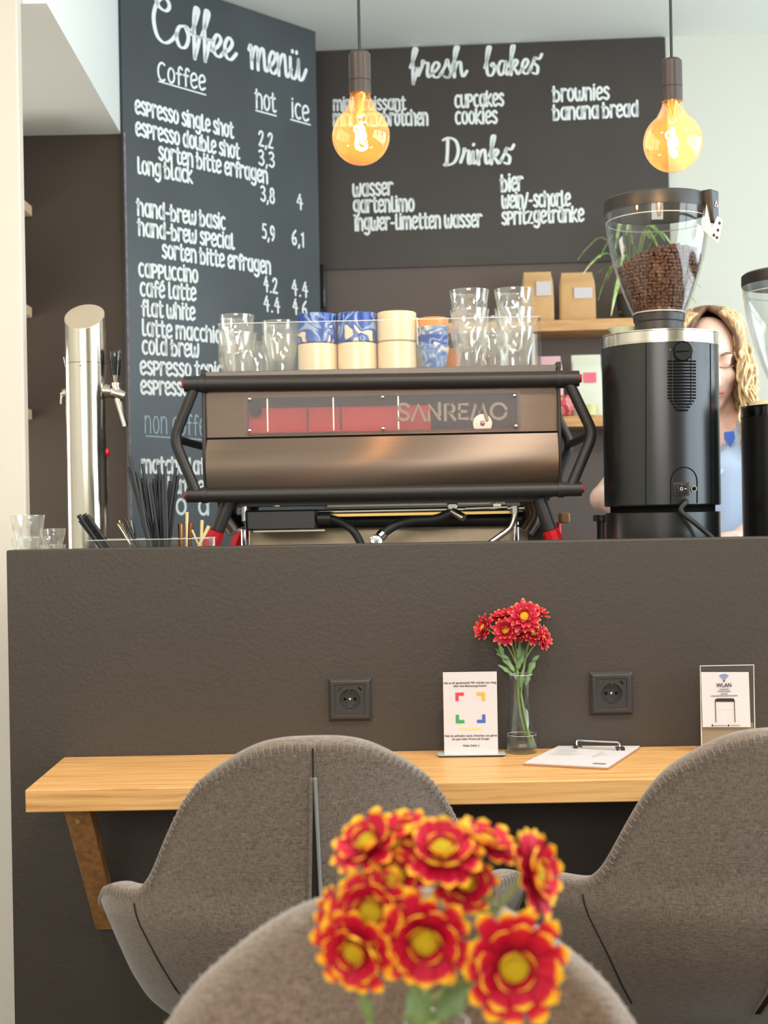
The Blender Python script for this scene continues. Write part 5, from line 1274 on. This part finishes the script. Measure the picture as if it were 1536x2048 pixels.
# ------------------------------------------------------------ flowers
def petal(mb, L, W, base_r, az, el, curl, tipw, q, c, rnd, cup=.25):
    """One petal: leaves the axis at base_r, rises at angle el, curls towards its end; tip holds how near a point is to the petal's rim."""
    n = 8; cols = 5; o = len(mb.v); r, z, a = base_r, 0.0, el
    ca, sa = math.cos(az), math.sin(az)
    for i in range(n + 1):
        s = i / n
        wd = W * (.42 + .58 * math.sin(PI * min(1, s * .80 + .10)) ** .8) if s < .8 else W * (tipw * math.sqrt(max(0, 1 - ((s - .8) / .2) ** 2)) + .06)
        if s >= .8: wd = min(wd, W)
        for j in range(cols):
            u = (j / (cols - 1) - .5) * 2
            lift = cup * wd * u * u * (.4 + s)
            rr = r - math.sin(a) * lift * .5; zz = z + math.cos(a) * lift
            p = V((rr * ca - u * wd * sa, rr * sa + u * wd * ca, zz))
            mb.v.append(c + q @ p); mb.tip.append(max(s * .99, (abs(u) ** 3) * ((.12 if tipw > .9 else .30) + (.66 if tipw > .9 else .62) * s)))
        r += math.cos(a) * L / n; z += math.sin(a) * L / n; a += curl / n * (0.3 + 1.6 * s) + (.22 if tipw > .9 and s > .7 else 0)
    for i in range(n):
        for j in range(cols - 1):
            k = o + i * cols + j; mb.f.append([k, k + 1, k + cols + 1, k + cols]); mb.m.append(0)
def head(parent, c, nrm, R, pm, dm, seed, near, openness=1.0):
    rnd = random.Random(seed); q = V((0, 0, 1)).rotation_difference(V(nrm).normalized()).to_matrix() @ Matrix.Rotation(rnd.uniform(0, 6), 3, 'Z')
    mb = MB(); mb.tip = []
    rings = ((13, 1.0, .0, .15), (9, .80, .42, .5), (4, .48, 1.0, .4)) if near else ((14, 1.0, .08, .20), (11, .86, .46, .40), (6, .62, .92, .5))
    for n, ll, el, cu in rings:
        ph = rnd.uniform(0, 1)
        for i in range(n):
            petal(mb, R * ll * rnd.uniform(.82, 1.08) * .84, R * (.175 if near else .155), R * .17, 2 * PI * (i + ph) / n + rnd.uniform(-.09, .09), el * openness + rnd.uniform(-.12, .14), cu * rnd.uniform(.4, 1.7) * (1.25 if near else .8), .98 if near else .72, q, c, rnd, .35)
    h = mb.build('flower_head', pm, parent, smooth=80)
    so = h.modifiers.new('solid', 'SOLIDIFY'); so.thickness = R * .012
    mb = MB(); z = V((0, 0, 1)); mb.ball(c + q @ V((0, 0, R * .10)), (R * .25, R * .25, R * .13), 20, 10, q)
    rn = random.Random(seed + 1)
    for i in range(60):
        a = i * 2.39996; rr = R * .23 * math.sqrt((i + .5) / 60); mb.ball(c + q @ V((rr * math.cos(a), rr * math.sin(a), R * (.10 + .13 * math.sqrt(max(0, 1 - (rr / (R * .25)) ** 2))))), R * .022, 6, 4)
    mb.build('flower_centre', dm, h, smooth=60)
    MB().lathe([(R * .05, -R * .16), (R * .17, -R * .06), (R * .20, R * .02), (0, R * .02)], c, 14, axis=q @ V((0, 0, 1))).build('sepal_cup', M['stem'], h)
    return h
def leaf(parent, a, d, L, W, nrm, m='leaf', bend=.25, lobes=True):
    a, d, nrm = V(a), V(d).normalized(), V(nrm).normalized(); side = d.cross(nrm).normalized(); n = 10; rows = []
    for i in range(n + 1):
        s = i / n; w_ = W * math.sin(PI * s ** .8) * (1 + (.28 * math.sin(s * 16) if lobes else 0)) + .0004
        p = a + d * L * s - nrm * (bend * L * s * s)
        rows.append([p - side * w_ + nrm * w_ * .25, p, p + side * w_ + nrm * w_ * .25])
    o = MB().grid(rows).build('leaf', M[m], parent, smooth=80)
    so = o.modifiers.new('solid', 'SOLIDIFY'); so.thickness = .0006
    return o
def vase(name, c, k, label):
    pr = [(0, 0), (29.5, 0), (31, 2), (31.5, 12), (30.5, 34), (27.5, 58), (22.8, 84), (20.0, 108), (20.5, 126), (22.6, 150), (23.4, 156)]
    inn = [(22.6, 156), (21.6, 148), (19.4, 126), (18.9, 108), (21.6, 84), (26.2, 58), (29.2, 34), (30.1, 14), (28.5, 8), (0, 7)]
    t = thing(name, label, 'vase', tuple(c))
    MB().lathe([(r * k, z * k) for r, z in pr + inn], c, 48).build('vase_glass', M['vase'], t, smooth=40)
    MB().tube([c + V((23.0 * k * math.cos(2 * PI * i / 40), 23.0 * k * math.sin(2 * PI * i / 40), 156 * k)) for i in range(41)], .0007, 6, caps=False).build('rim', M['acrylic_edge'], t)
    MB().lathe([(0, 7.5 * k), (28.2 * k, 8.6 * k), (29.8 * k, 14 * k), (29.0 * k, 36 * k), (0, 36.2 * k)], c, 48).build('water', M['water'], t, smooth=40)
    MB().tube([c + V((29.0 * k * math.cos(2 * PI * i / 40), 29.0 * k * math.sin(2 * PI * i / 40), 36.3 * k)) for i in range(41)], .0005, 6, caps=False).build('water_glint', M['acrylic_edge'], t)  # glint round the water surface, modelled as a pale ring
    return t
kf = 2.53 / F
vb_ = tpt(1044, 1496); vb_.y = min(vb_.y, YW - .040); vb_.x = P(1044, 1490, vb_.y).x
vase('flower_vase', vb_, kf * 1.0, 'small clear glass carafe vase with water between card stand and clipboard')
fb = thing('chrysanthemum_spray', 'spray of crimson chrysanthemums in the glass vase on the wall table', 'flowers', tuple(vb_ + V((0, 0, .01))))
Yf = vb_.y
def fp(px, py, dy=0.0): return P(px, py, Yf + dy)
node = fp(1042, 1388); base = fp(1064, 1492, -.004)
def stem(parent, pts, r): return MB().tube(spline(pts, 6), r, 8).build('stem', M['stem'], parent)
stem(fb, [base, fp(1054, 1452), node], .0022)
fork = fp(1034, 1330, -.004)
stem(fb, [fp(1058, 1494, .004), fp(1040, 1420, .004), fork], .0022)
FAR = [(969, 1256, 30, (-.75, -.45, .25), .0, 1), (1006, 1234, 31, (-.3, -.25, .9), .01, 1), (1048, 1234, 37, (.05, -.95, .45), -.022, 1), (1072, 1226, 29, (.35, -.2, .9), .012, 1), (1012, 1262, 31, (-.2, -.75, .2), -.02, 1.5), (1036, 1262, 26, (.1, -.8, .1), -.006, 1.5), (1066, 1266, 27, (.2, -.7, .2), -.014, 1.4), (1084, 1276, 28, (.75, -.5, .1), -.006, 1.2), (1044, 1220, 27, (.0, .2, 1), .018, 1)]
for i, (px, py, r, n, dy, op) in enumerate(FAR):
    c = fp(px, py, dy); n = V(n).normalized()
    st = fork if px < 1050 else node
    stem(fb, [st, st * .45 + (c - n * .03) * .55 + V((0, 0, .004)), c - n * .006], .0015)
    head(fb, c, n, r * kf, M['petal_far'], M['disc_far'], 40 + i, False, op)
for a, b, w_, nn in (((1030, 1345), (998, 1296), .008, (.3, -1, .3)), ((1034, 1340), (1046, 1300), .009, (-.3, -1, .1)), ((1026, 1350), (1000, 1328), .006, (.2, -1, .5)), ((1056, 1352), (1070, 1312), .008, (-.4, -1, .2)), ((1064, 1322), (1078, 1310), .005, (0, -1, .5)), ((1040, 1378), (1048, 1342), .007, (.2, -1, 0)), ((1018, 1318), (996, 1306), .006, (.2, -1, .4)), ((1036, 1320), (1044, 1285), .008, (.5, -1, 0)), ((1050, 1372), (1060, 1345), .006, (-.5, -1, 0)), ((1008, 1320), (1000, 1282), .006, (.5, -1, 0))):
    A, B = fp(*a, -.006), fp(*b, -.010); leaf(fb, A, B - A, (B - A).length * 1.08, w_ * .66, nn)

# ------------------------------------------------------------ nearest table with the out-of-focus flowers
NT = .705
nt_ = thing('cafe_table', 'oak cafe table that carries the nearest flower vase', 'table', (.05, .72, 0))
MB().span((-.48, .42, NT - .03), (.58, 1.03, NT)).build('table_top', M['oak'], nt_, bevel=.003)
for x in (-.45, .55):
    for y in (.46, .99): MB().span((x - .018, y - .018, 0), (x + .018, y + .018, NT - .03)).build('leg', M['black_metal'], nt_, bevel=.002)
YN = .93; kn = YN / F
vn = V((P(872, 2000, YN).x, YN, NT + .0005))
vase('flower_vase', vn, .00094, 'blurred glass vase under the nearest yellow tipped flowers')
nb = thing('chrysanthemum_spray', 'large blurred spray of red chrysanthemums with yellow tips in front', 'flowers', tuple(vn + V((0, 0, .01))))
def np_(px, py, dy=0.0): return P(px, py, YN + dy)
NEAR = [(743, 1826, 92, (-.25, -1, .25), -.012, 1.0), (712, 1900, 88, (-.35, -.9, -.2), -.018, 1.15), (850, 1880, 100, (-.02, -1, -.10), -.024, 1.05), (1026, 1932, 112, (.12, -1, .02), -.034, .9), (1066, 1748, 90, (.8, -.45, .25), .004, 1.0), (884, 1706, 92, (.05, -.55, .8), .0, 1.0), (738, 1690, 86, (-.5, -.4, .75), .010, 1.0), (806, 1672, 80, (-.1, -.15, 1), .022, 1.0), (968, 1690, 80, (.3, -.2, .9), .018, 1.0), (672, 1850, 74, (-.9, -.4, .1), .004, 1.1), (790, 1756, 74, (-.1, -.8, .55), -.004, 1.1), (930, 1768, 70, (.2, -.8, .5), .004, 1.15)]
root = np_(862, 2075); f2 = np_(845, 2010, .004)
for p0, p1 in ((V((vn.x + .01, YN, NT + .02)), root), (V((vn.x - .008, YN + .004, NT + .02)), f2)): MB().tube(spline([p0, (p0 + p1) / 2 + V((.003, 0, 0)), p1], 6), .0026, 10).build('stem', M['stem'], nb)
for i, (px, py, r, n, dy, op) in enumerate(NEAR):
    c = np_(px, py, dy); n = V(n).normalized(); st = f2 if i % 2 else root
    MB().tube(spline([st, st * .5 + (c - n * .035) * .5 + V((0, .006, -.004)), c - n * .008], 6), .0020, 8).build('stem', M['stem'], nb)
    head(nb, c, n, r * 1.05 * kn, M['petal_near'], M['disc_near'], 90 + i, True, op)
for a, b, w_, nn in (((850, 2050), (820, 1990), .010, (.3, -1, .2)), ((870, 2040), (945, 1965), .008, (-.3, -1, .5)), ((960, 1830), (985, 1780), .006, (-.2, -1, .2)), ((745, 2045), (722, 1985), .004, (.3, -1, 0))):
    A, B = np_(*a, .0), np_(*b, -.002); leaf(nb, A, B - A, (B - A).length * 1.05, w_, nn, bend=.1)
A = np_(742, 2060, .01); MB().tube(spline([A, np_(728, 1990, .008), np_(712, 1920, -.004)], 6), .0018, 8).build('stem', M['stem'], nb)

# ------------------------------------------------------------ upholstered tub chairs
ZTOP = [(0, .889), (7, .888), (9.9, .885), (13.1, .881), (16.3, .874), (20.9, .860), (24.9, .846), (29.1, .830), (31.2, .817), (33.9, .798), (36.5, .774), (38.7, .751), (41.1, .726), (43.8, .696), (46.4, .674), (51, .658), (57.3, .654), (66.2, .651), (73.4, .640), (80, .620), (90, .598), (110, .57), (126, .53)]
KZ = [(.385, .50), (.40, .60), (.422, .715), (.449, .796), (.493, .864), (.556, .936), (.612, 1.0), (.9, 1.0)]
FY = [(.385, .30), (.42, .40), (.45, .55), (.50, .78), (.55, .92), (.62, 1.0), (.9, 1.0)]
def interp(tb_, x):
    if x <= tb_[0][0]: return tb_[0][1]
    for (a, b), (c_, d) in zip(tb_, tb_[1:]):
        if x <= c_: return b + (d - b) * (x - a) / (c_ - a)
    return tb_[-1][1]
CA, CBk, ZB = .340, .27, .395
def shell(phi, z):
    """Outer surface of the tub at plan angle phi (degrees, 0 at the back) and height z."""
    k = interp(KZ, z); a = math.radians(phi); s = 1 if phi >= 0 else -1; ap = abs(phi)
    if ap <= 90: x, y = CA * math.sin(a), -CBk * math.cos(a)
    else: x, y = s * CA * (1 - .05 * ((ap - 90) / 36) ** 2), .20 * (ap - 90) / 36
    up_ = max(0, z - .66)
    return V((x * k, y * interp(FY, z) - up_ * .16 * math.cos(min(a if a > 0 else -a, PI / 2)), z))
def chair(label):
    t = thing('tub_chair', label, 'chair', (0, 0, 0), 0, 'grey upholstered tub chairs')
    phis = [-126 + 252 * i / 84 for i in range(85)]; rows = []
    for j in range(19):
        s = j / 18; rows.append([shell(p, ZB + (interp(ZTOP, abs(p)) - ZB) * s) for p in phis])
    o = MB().grid(rows).build('backrest', M['fabric'], t, world=False, smooth=80)
    bm = bmesh.new(); bm.from_mesh(o.data)
    f = min(bm.faces, key=lambda f_: abs(f_.calc_center_median().x) + abs(f_.calc_center_median().z - .7)); 
    if f.normal.y > 0: bmesh.ops.reverse_faces(bm, faces=bm.faces)
    bm.to_mesh(o.data); bm.free()
    so = o.modifiers.new('solid', 'SOLIDIFY'); so.thickness = .042; so.offset = -1; so.use_even_offset = False
    ss = o.modifiers.new('sub', 'SUBSURF'); ss.levels = 1; ss.render_levels = 2
    # tub bottom and cushion
    pl = []
    for p in phis: q = shell(p, ZB + .012); pl.append((q.x * .99, q.y * .99))
    mb = MB(); mb.prism(pl, (0, 0, ZB - .012), (1, 0, 0), (0, 1, 0), (0, 0, .05)); mb.build('seat_base', M['fabric'], t, world=False, bevel=.012, bseg=3)
    pl = [(q[0] * .88, q[1] * .86) for q in pl]
    mb = MB(); mb.prism(pl, (0, 0, ZB + .04), (1, 0, 0), (0, 1, 0), (0, 0, .065)); mb.build('seat_cushion', M['fabric'], t, world=False, bevel=.022, bseg=4)
    # whip stitching along the rim
    mb = MB(); prev = None; acc = 0; p = -124.0
    while p < 124:
        z = interp(ZTOP, abs(p)); q = shell(p, z)
        if prev is None or (q - prev).length > .0095:
            n = (shell(p, z - .01) - V((0, 0, z - .01))); n.z = 0; n = n.normalized()
            d = ((shell(p + .5, interp(ZTOP, abs(p + .5))) - q)).normalized()
            inn = V((0, 0, 1)) - d * d.z; inn = inn.normalized() if inn.length > .05 else V((0, 0, 1))
            mb.tube([q - inn * .015 + n * .0003, q - inn * .008 + n * .0001, q - inn * .003 - n * .004], .0013, 6); prev = q
        p += .25
    mb.build('stitching', M['thread'], t, world=False)
    # centre seam: a dark dart between two lips
    def bk(x, z, lift=.0015):
        ph = math.degrees(math.asin(max(-1, min(1, x / (CA * interp(KZ, z)))))); q = shell(ph, z); return q + V((0, -lift, 0))
    vs = [bk(-.0006, .838), bk(.0006, .838)]; mb = MB(); L_, R_ = [], []
    for i in range(15):
        z = .836 - (.836 - .44) * i / 14; w_ = .0010 + .0052 * min(1, i / 6); L_.append(bk(-w_, z)); R_.append(bk(w_, z))
    mb.grid([[a, b] for a, b in zip(L_, R_)]); sm = mb.build('centre_seam', M['seamdark'], t, world=False)
    MB().tube([p + V((-.0014, -.0006, 0)) for p in L_], .0022, 8).build('seam_lip', M['fabric'], sm, world=False)
    MB().tube([p + V((.0014, -.0006, 0)) for p in R_], .0026, 8).build('seam_cord', M['piping'], sm, world=False)
    MB().tube([bk(0, z, .0004) for z in (.836, .85, .865, .878)], .0012, 6).build('seam_line', M['seamdark'], sm, world=False)
    for s in (-1, 1):
        pts = [shell(s * (51 - 9 * i / 11), .636 - i * .0165) for i in range(12)]
        MB().tube([p + (V((p.x, p.y, 0)).normalized()) * .0004 for p in pts], .0013, 6).build('side_seam', M['seamdark'], t, world=False)
    # metal base
    for sx in (-1, 1):
        for sy in (-1, 1): MB().tube([(sx * .10, sy * .10, ZB - .012), (sx * .21, sy * .20, .0)], [.014, .009], 14).build('leg', M['black_metal'], t, world=False)
    mb = MB(); mb.box((0, 0, ZB - .018), (.25, .25, .014)); mb.build('base_plate', M['black_metal'], t, world=False)
    return t
YC = 1.885
ch1 = chair('grey fabric tub chair seen from behind below the left socket')
ch1.location = (P(607, 1700, YC).x, YC + CBk + .02, 0)
ch1.rotation_euler = (0, 0, math.radians(3))
dup(ch1, (P(1560, 1700, YC).x, YC + CBk + .02, 0), math.radians(2), 'grey fabric tub chair seen from behind, cut by the picture edge before the WLAN sign')
dup(ch1, (P(822, 1900, 1.16).x, 1.16 - CBk - .03, -.006), math.radians(183), 'blurred grey tub chair facing the camera behind the nearest flowers', scale=(1.02, 1.0, 1.0))

# ------------------------------------------------------------ person working behind the counter
per = thing('person', 'person in a light blue button shirt looking down, behind the big grinder', 'person', (.880, 3.60, 0), math.radians(-30))
PI_ = per.matrix_basis.inverted()
def lw(x, y, z): return PI_ @ V((x, y, z))
def remesh(mb, name, m, voxel, smooth_it=6, disp=None):
    """Weld the tapered limbs and masses of one body into a single continuous skin."""
    me = bpy.data.meshes.new('raw'); me.from_pydata([tuple(p) for p in mb.v], [], mb.f)
    bm = bmesh.new(); bm.from_mesh(me); bmesh.ops.recalc_face_normals(bm, faces=bm.faces); bm.to_mesh(me); bm.free()
    o = bpy.data.objects.new('raw', me); C.objects.link(o)
    r = o.modifiers.new('r', 'REMESH'); r.mode = 'VOXEL'; r.voxel_size = voxel
    s = o.modifiers.new('s', 'SMOOTH'); s.iterations = smooth_it; s.factor = .5
    dg = bpy.context.evaluated_depsgraph_get(); out = bpy.data.meshes.new_from_object(o.evaluated_get(dg))
    C.objects.unlink(o); bpy.data.objects.remove(o); bpy.data.meshes.remove(me)
    out.name = name; out.materials.clear(); out.materials.append(m); out.shade_smooth()
    b = bpy.data.objects.new(name, out); C.objects.link(b); b.parent = per; return b
def limb(mb, pts, rs, seg=16):
    pts = [V(p) for p in pts]; mb.tube(pts, rs, seg)
    for p, r in zip(pts, rs):
        rr = r if not isinstance(r, tuple) else min(r); mb.ball(p, rr * .98, 14, 8)
SH_R, SH_L = V((-.165, 0, 1.385)), V((.165, 0, 1.385))
EL_R, EL_L = lw(.575, 3.585, 1.225), lw(1.04, 3.44, 1.15)
HA_R, HA_L = lw(.695, 3.43, 1.155), lw(.895, 3.40, 1.130)
HD = V((.002, -.057, 1.575)); tilt = Matrix.Rotation(math.radians(26), 3, 'Z') @ Matrix.Rotation(math.radians(20), 3, 'X') @ Matrix.Rotation(math.radians(-4), 3, 'Y')
body = MB()
def hp(x, y, z): return HD + tilt @ V((x, y, z))
body.ball(hp(0, .012, .03), (.072, .090, .085), 24, 16, tilt)
body.ball(hp(0, -.030, -.035), (.058, .060, .078), 20, 14, tilt)
body.ball(hp(0, -.062, -.092), (.026, .022, .020), 14, 10, tilt)                      # chin
body.tube([hp(0, -.090, .010), hp(0, -.104, -.022), hp(0, -.106, -.034)], [.009, .012, .010], 12)   # nose
body.ball(hp(0, -.104, -.034), (.014, .012, .009), 12, 8, tilt)
for s in (-1, 1):
    body.ball(hp(s * .034, -.066, -.024), (.022, .020, .024), 12, 8, tilt)
    body.ball(hp(s * .030, -.074, .014), (.015, .012, .011), 12, 8, tilt)             # lowered eyelids
    body.ball(hp(s * .030, -.074, .033), (.022, .012, .008), 12, 8, tilt)             # brow ridge
    body.ball(hp(s * .073, .012, -.008), (.009, .016, .030), 12, 8, tilt)             # ears
limb(body, [hp(0, .02, -.055), (0, -.012, 1.46), (0, .005, 1.40)], [.052, .050, .062])
limb(body, [(0, .005, 1.40), (0, .0, 1.30), (0, .0, 1.16), (0, .0, 1.04), (0, .0, .95)], [(.10, .07), (.145, .095), (.118, .082), (.125, .09), (.155, .10)])
limb(body, [SH_L * .55 + SH_R * .45 + V((0, 0, .01)), SH_R], [.055, .050]); limb(body, [SH_R * .55 + SH_L * .45 + V((0, 0, .01)), SH_L], [.055, .050])
def arm(sh, el, ha, side):
    limb(body, [sh, sh * .5 + el * .5, el, el * .5 + ha * .5, ha], [.047, .042, .036, .033, .024])
    d = (ha - el).normalized(); up_ = V((0, 0, 1)); sd = d.cross(up_).normalized()
    palm = ha + d * .045 - V((0, 0, .004)); rot = Matrix((sd, d, up_)).transposed()
    body.ball(palm, (.040, .050, .016), 14, 10, rot)
    for i, (off, ln_) in enumerate(((-.030, .064), (-.010, .074), (.010, .070), (.029, .056))):
        b0_ = palm + sd * off + d * .034; b1 = b0_ + d * ln_ * .5 + V((0, 0, .004)); b2 = b1 + d * ln_ * .34 - V((0, 0, .012)); b3 = b2 + d * ln_ * .12 - V((0, 0, .014))
        limb(body, [b0_, b1, b2, b3], [.0092, .0088, .0082, .0072], 10)
    b0_ = palm + sd * side * .034 - d * .014; limb(body, [b0_, b0_ + sd * side * .018 + d * .022 - V((0, 0, .006)), b0_ + sd * side * .020 + d * .048 - V((0, 0, .016))], [.0115, .0105, .0085], 10)
arm(SH_R, EL_R, HA_R, 1); arm(SH_L, EL_L, HA_L, -1)
for s in (-1, 1):
    limb(body, [(s * .085, 0, .92), (s * .088, -.012, .70), (s * .086, -.006, .50), (s * .084, .012, .30), (s * .082, .02, .08)], [.088, .074, .056, .052, .038])
    limb(body, [(s * .082, .03, .045), (s * .086, -.06, .035), (s * .09, -.13, .026)], [.038, .036, .026])
remesh(body, 'body', M['skin'], .0055, 4)
# face details
mb = MB()
for s in (-1, 1): mb.tube([hp(s * (.030 + .017 * math.cos(a)), -.0865 + .004 * abs(math.cos(a)), .008 - .005 * math.sin(a)) for a in [PI * i / 8 for i in range(9)]], .0014, 6)
mb.build('eyelash', M['brow'], per, world=False)
mb = MB()
for s in (-1, 1): mb.tube(spline([hp(s * .014, -.088, .036), hp(s * .030, -.087, .042), hp(s * .048, -.074, .036)], 5), .0026, 8)
mb.build('eyebrow', M['brow'], per, world=False)
mb = MB(); mb.tube(spline([hp(-.022, -.082, -.062), hp(-.008, -.091, -.058), hp(0, -.092, -.060), hp(.008, -.091, -.058), hp(.022, -.082, -.062)], 4), [.002 + .0032 * math.sin(PI * i / 16) for i in range(17)], 8); mb.tube(spline([hp(-.019, -.083, -.066), hp(0, -.091, -.071), hp(.019, -.083, -.066)], 5), [.002 + .004 * math.sin(PI * i / 10) for i in range(11)], 8)
mb.build('lips', M['lip'], per, world=False)
# hair: parted cap and wavy locks to the chest
cap = MB(); rows = []
for j in range(13):
    b = math.radians(100 - 104 * j / 12) if j else math.radians(100)
    row = []
    for i in range(29):
        a = math.radians(-50 + 280 * i / 28)      # leaves the face open
        bb = math.radians(88 - j / 12 * 96); r = 1.0 + .04 * math.sin(a * 7 + j)
        row.append(hp(.088 * math.cos(bb) * math.cos(a) * r, .014 + .104 * math.cos(bb) * math.sin(a) * r, .034 + .098 * math.sin(bb)))
    rows.append(row)
cap.grid(rows); hc_ = cap.build('hair', M['hair_dark'], per, world=False, smooth=80)
so = hc_.modifiers.new('solid', 'SOLIDIFY'); so.thickness = .012; so.offset = 1
rn = random.Random(5); locks = MB()
for i in range(340):
    a = math.radians(-46 + 262 * i / 339 + rn.uniform(-3, 3)); r0 = rn.uniform(.90, 1.12)
    x0, y0 = .088 * math.cos(a) * r0, .014 + .104 * math.sin(a) * r0
    st = hp(x0 * .45, .02 + (y0 - .02) * .45 - .01, .134); s1 = hp(x0, y0, .05); rv = tilt @ V((x0, y0 - .014, 0)); L_ = rn.uniform(.20, .30); ph = rn.uniform(0, 6)
    pts = [st, (st + s1) / 2 + ((st + s1) / 2 - HD).normalized() * .024, s1]
    for k in range(1, 12):
        q = k / 11; w_ = .010 * math.sin(ph + q * 15); out_ = 1 + .20 * math.sin(min(1, q * 1.6) * PI * .6)
        pts.append(V((s1.x + rv.x * (out_ - 1) + w_ * .8, s1.y + rv.y * (out_ - 1) * .5 + .010 * math.cos(ph + q * 12), s1.z - L_ * q)))
    sp = spline(pts, 3); locks.tube(sp, [.0042 * (1 - .6 * (k / len(sp)) ** 2) for k in range(len(sp))], 6)
locks.build('hair_locks', M['hair'], hc_, world=False, smooth=80)
# shirt
sh = MB()
limb(sh, [(0, .012, 1.395), (0, .0, 1.30), (0, .0, 1.16), (0, .0, 1.04), (0, .0, .90)], [(.112, .080), (.160, .112), (.136, .098), (.142, .106), (.175, .118)])
limb(sh, [(0, .012, 1.405), SH_R + V((0, 0, .004))], [.062, .058]); limb(sh, [(0, .012, 1.405), SH_L + V((0, 0, .004))], [.062, .058])
for s_, e in ((SH_R, EL_R), (SH_L, EL_L)): limb(sh, [s_ + V((0, 0, .002)), s_ * .5 + e * .5, s_ * .45 + e * .55], [.060, .056, .054])
sho = remesh(sh, 'shirt', M['shirt'], .008, 4)
# open the neckline into a V by cutting the front faces away
bm = bmesh.new(); bm.from_mesh(sho.data)
dl = [f for f in bm.faces if f.calc_center_median().y < -.01 and f.calc_center_median().z > 1.265 and abs(f.calc_center_median().x) < .008 + (f.calc_center_median().z - 1.265) * .42 and abs(f.calc_center_median().x) < .075]
dl += [f for f in bm.faces if f.calc_center_median().z > 1.425 and abs(f.calc_center_median().x) < .075 and f not in dl]
bmesh.ops.delete(bm, geom=list(set(dl)), context='FACES'); bm.to_mesh(sho.data); bm.free()
so = sho.modifiers.new('solid', 'SOLIDIFY'); so.thickness = .003; so.offset = 1
for s in (-1, 1):
    rows = []
    for i in range(7):
        q = i / 6; a = V((s * (.070 - .060 * q), .01 - .125 * q ** .7, 1.445 - .15 * q)); rows.append([a, a + V((s * .030 * (1 - .25 * q), -.012 - .006 * q, -.030 - .02 * math.sin(q * PI)))])
    o = MB().grid(rows).build('collar', M['shirt'], sho, world=False, smooth=80); so = o.modifiers.new('solid', 'SOLIDIFY'); so.thickness = .003
mb = MB(); mb.prism([(-.012, .016), (.012, .018), (.014, 0), (.001, -.024), (-.012, -.002)], (.064, -.104, 1.372), (1, .25, 0), (0, -.15, 1), (0, -.003, 0)); mb.build('collar_patch', M['collar'], sho, world=False, bevel=.001)
for z in (1.235, 1.165, 1.095, 1.03, .96):
    yb_ = -min(v.co.y * -1 for v in sho.data.vertices if False) if False else min((v.co.y for v in sho.data.vertices if abs(v.co.x) < .02 and abs(v.co.z - z) < .012), default=-.1)
    MB().lathe([(0, 0), (.006, 0), (.006, .0015), (0, .002)], (0, yb_ - .003, z), 14, axis=(0, -1, 0)).build('button', M['button'], sho, world=False)
tr = MB()
limb(tr, [(0, 0, 1.0), (0, 0, .90)], [(.158, .108), (.172, .116)])
for s in (-1, 1): limb(tr, [(s * .085, 0, .92), (s * .088, -.012, .70), (s * .086, -.006, .50), (s * .084, .012, .30), (s * .082, .02, .09)], [.098, .086, .072, .068, .06])
remesh(tr, 'trousers', M['trousers'], .010, 4)
for s in (-1, 1):
    MB().tube(spline([(s * .082, .075, .045), (s * .083, .02, .05), (s * .087, -.08, .042), (s * .09, -.165, .03)], 5), [(.05, .045)] * 6 + [(.048, .042)] * 5 + [(.046, .036), (.044, .033), (.04, .03), (.034, .028), (.022, .024)], 14, flat=(0, 0, 1)).build('shoe', M['shoe'], per, world=False)
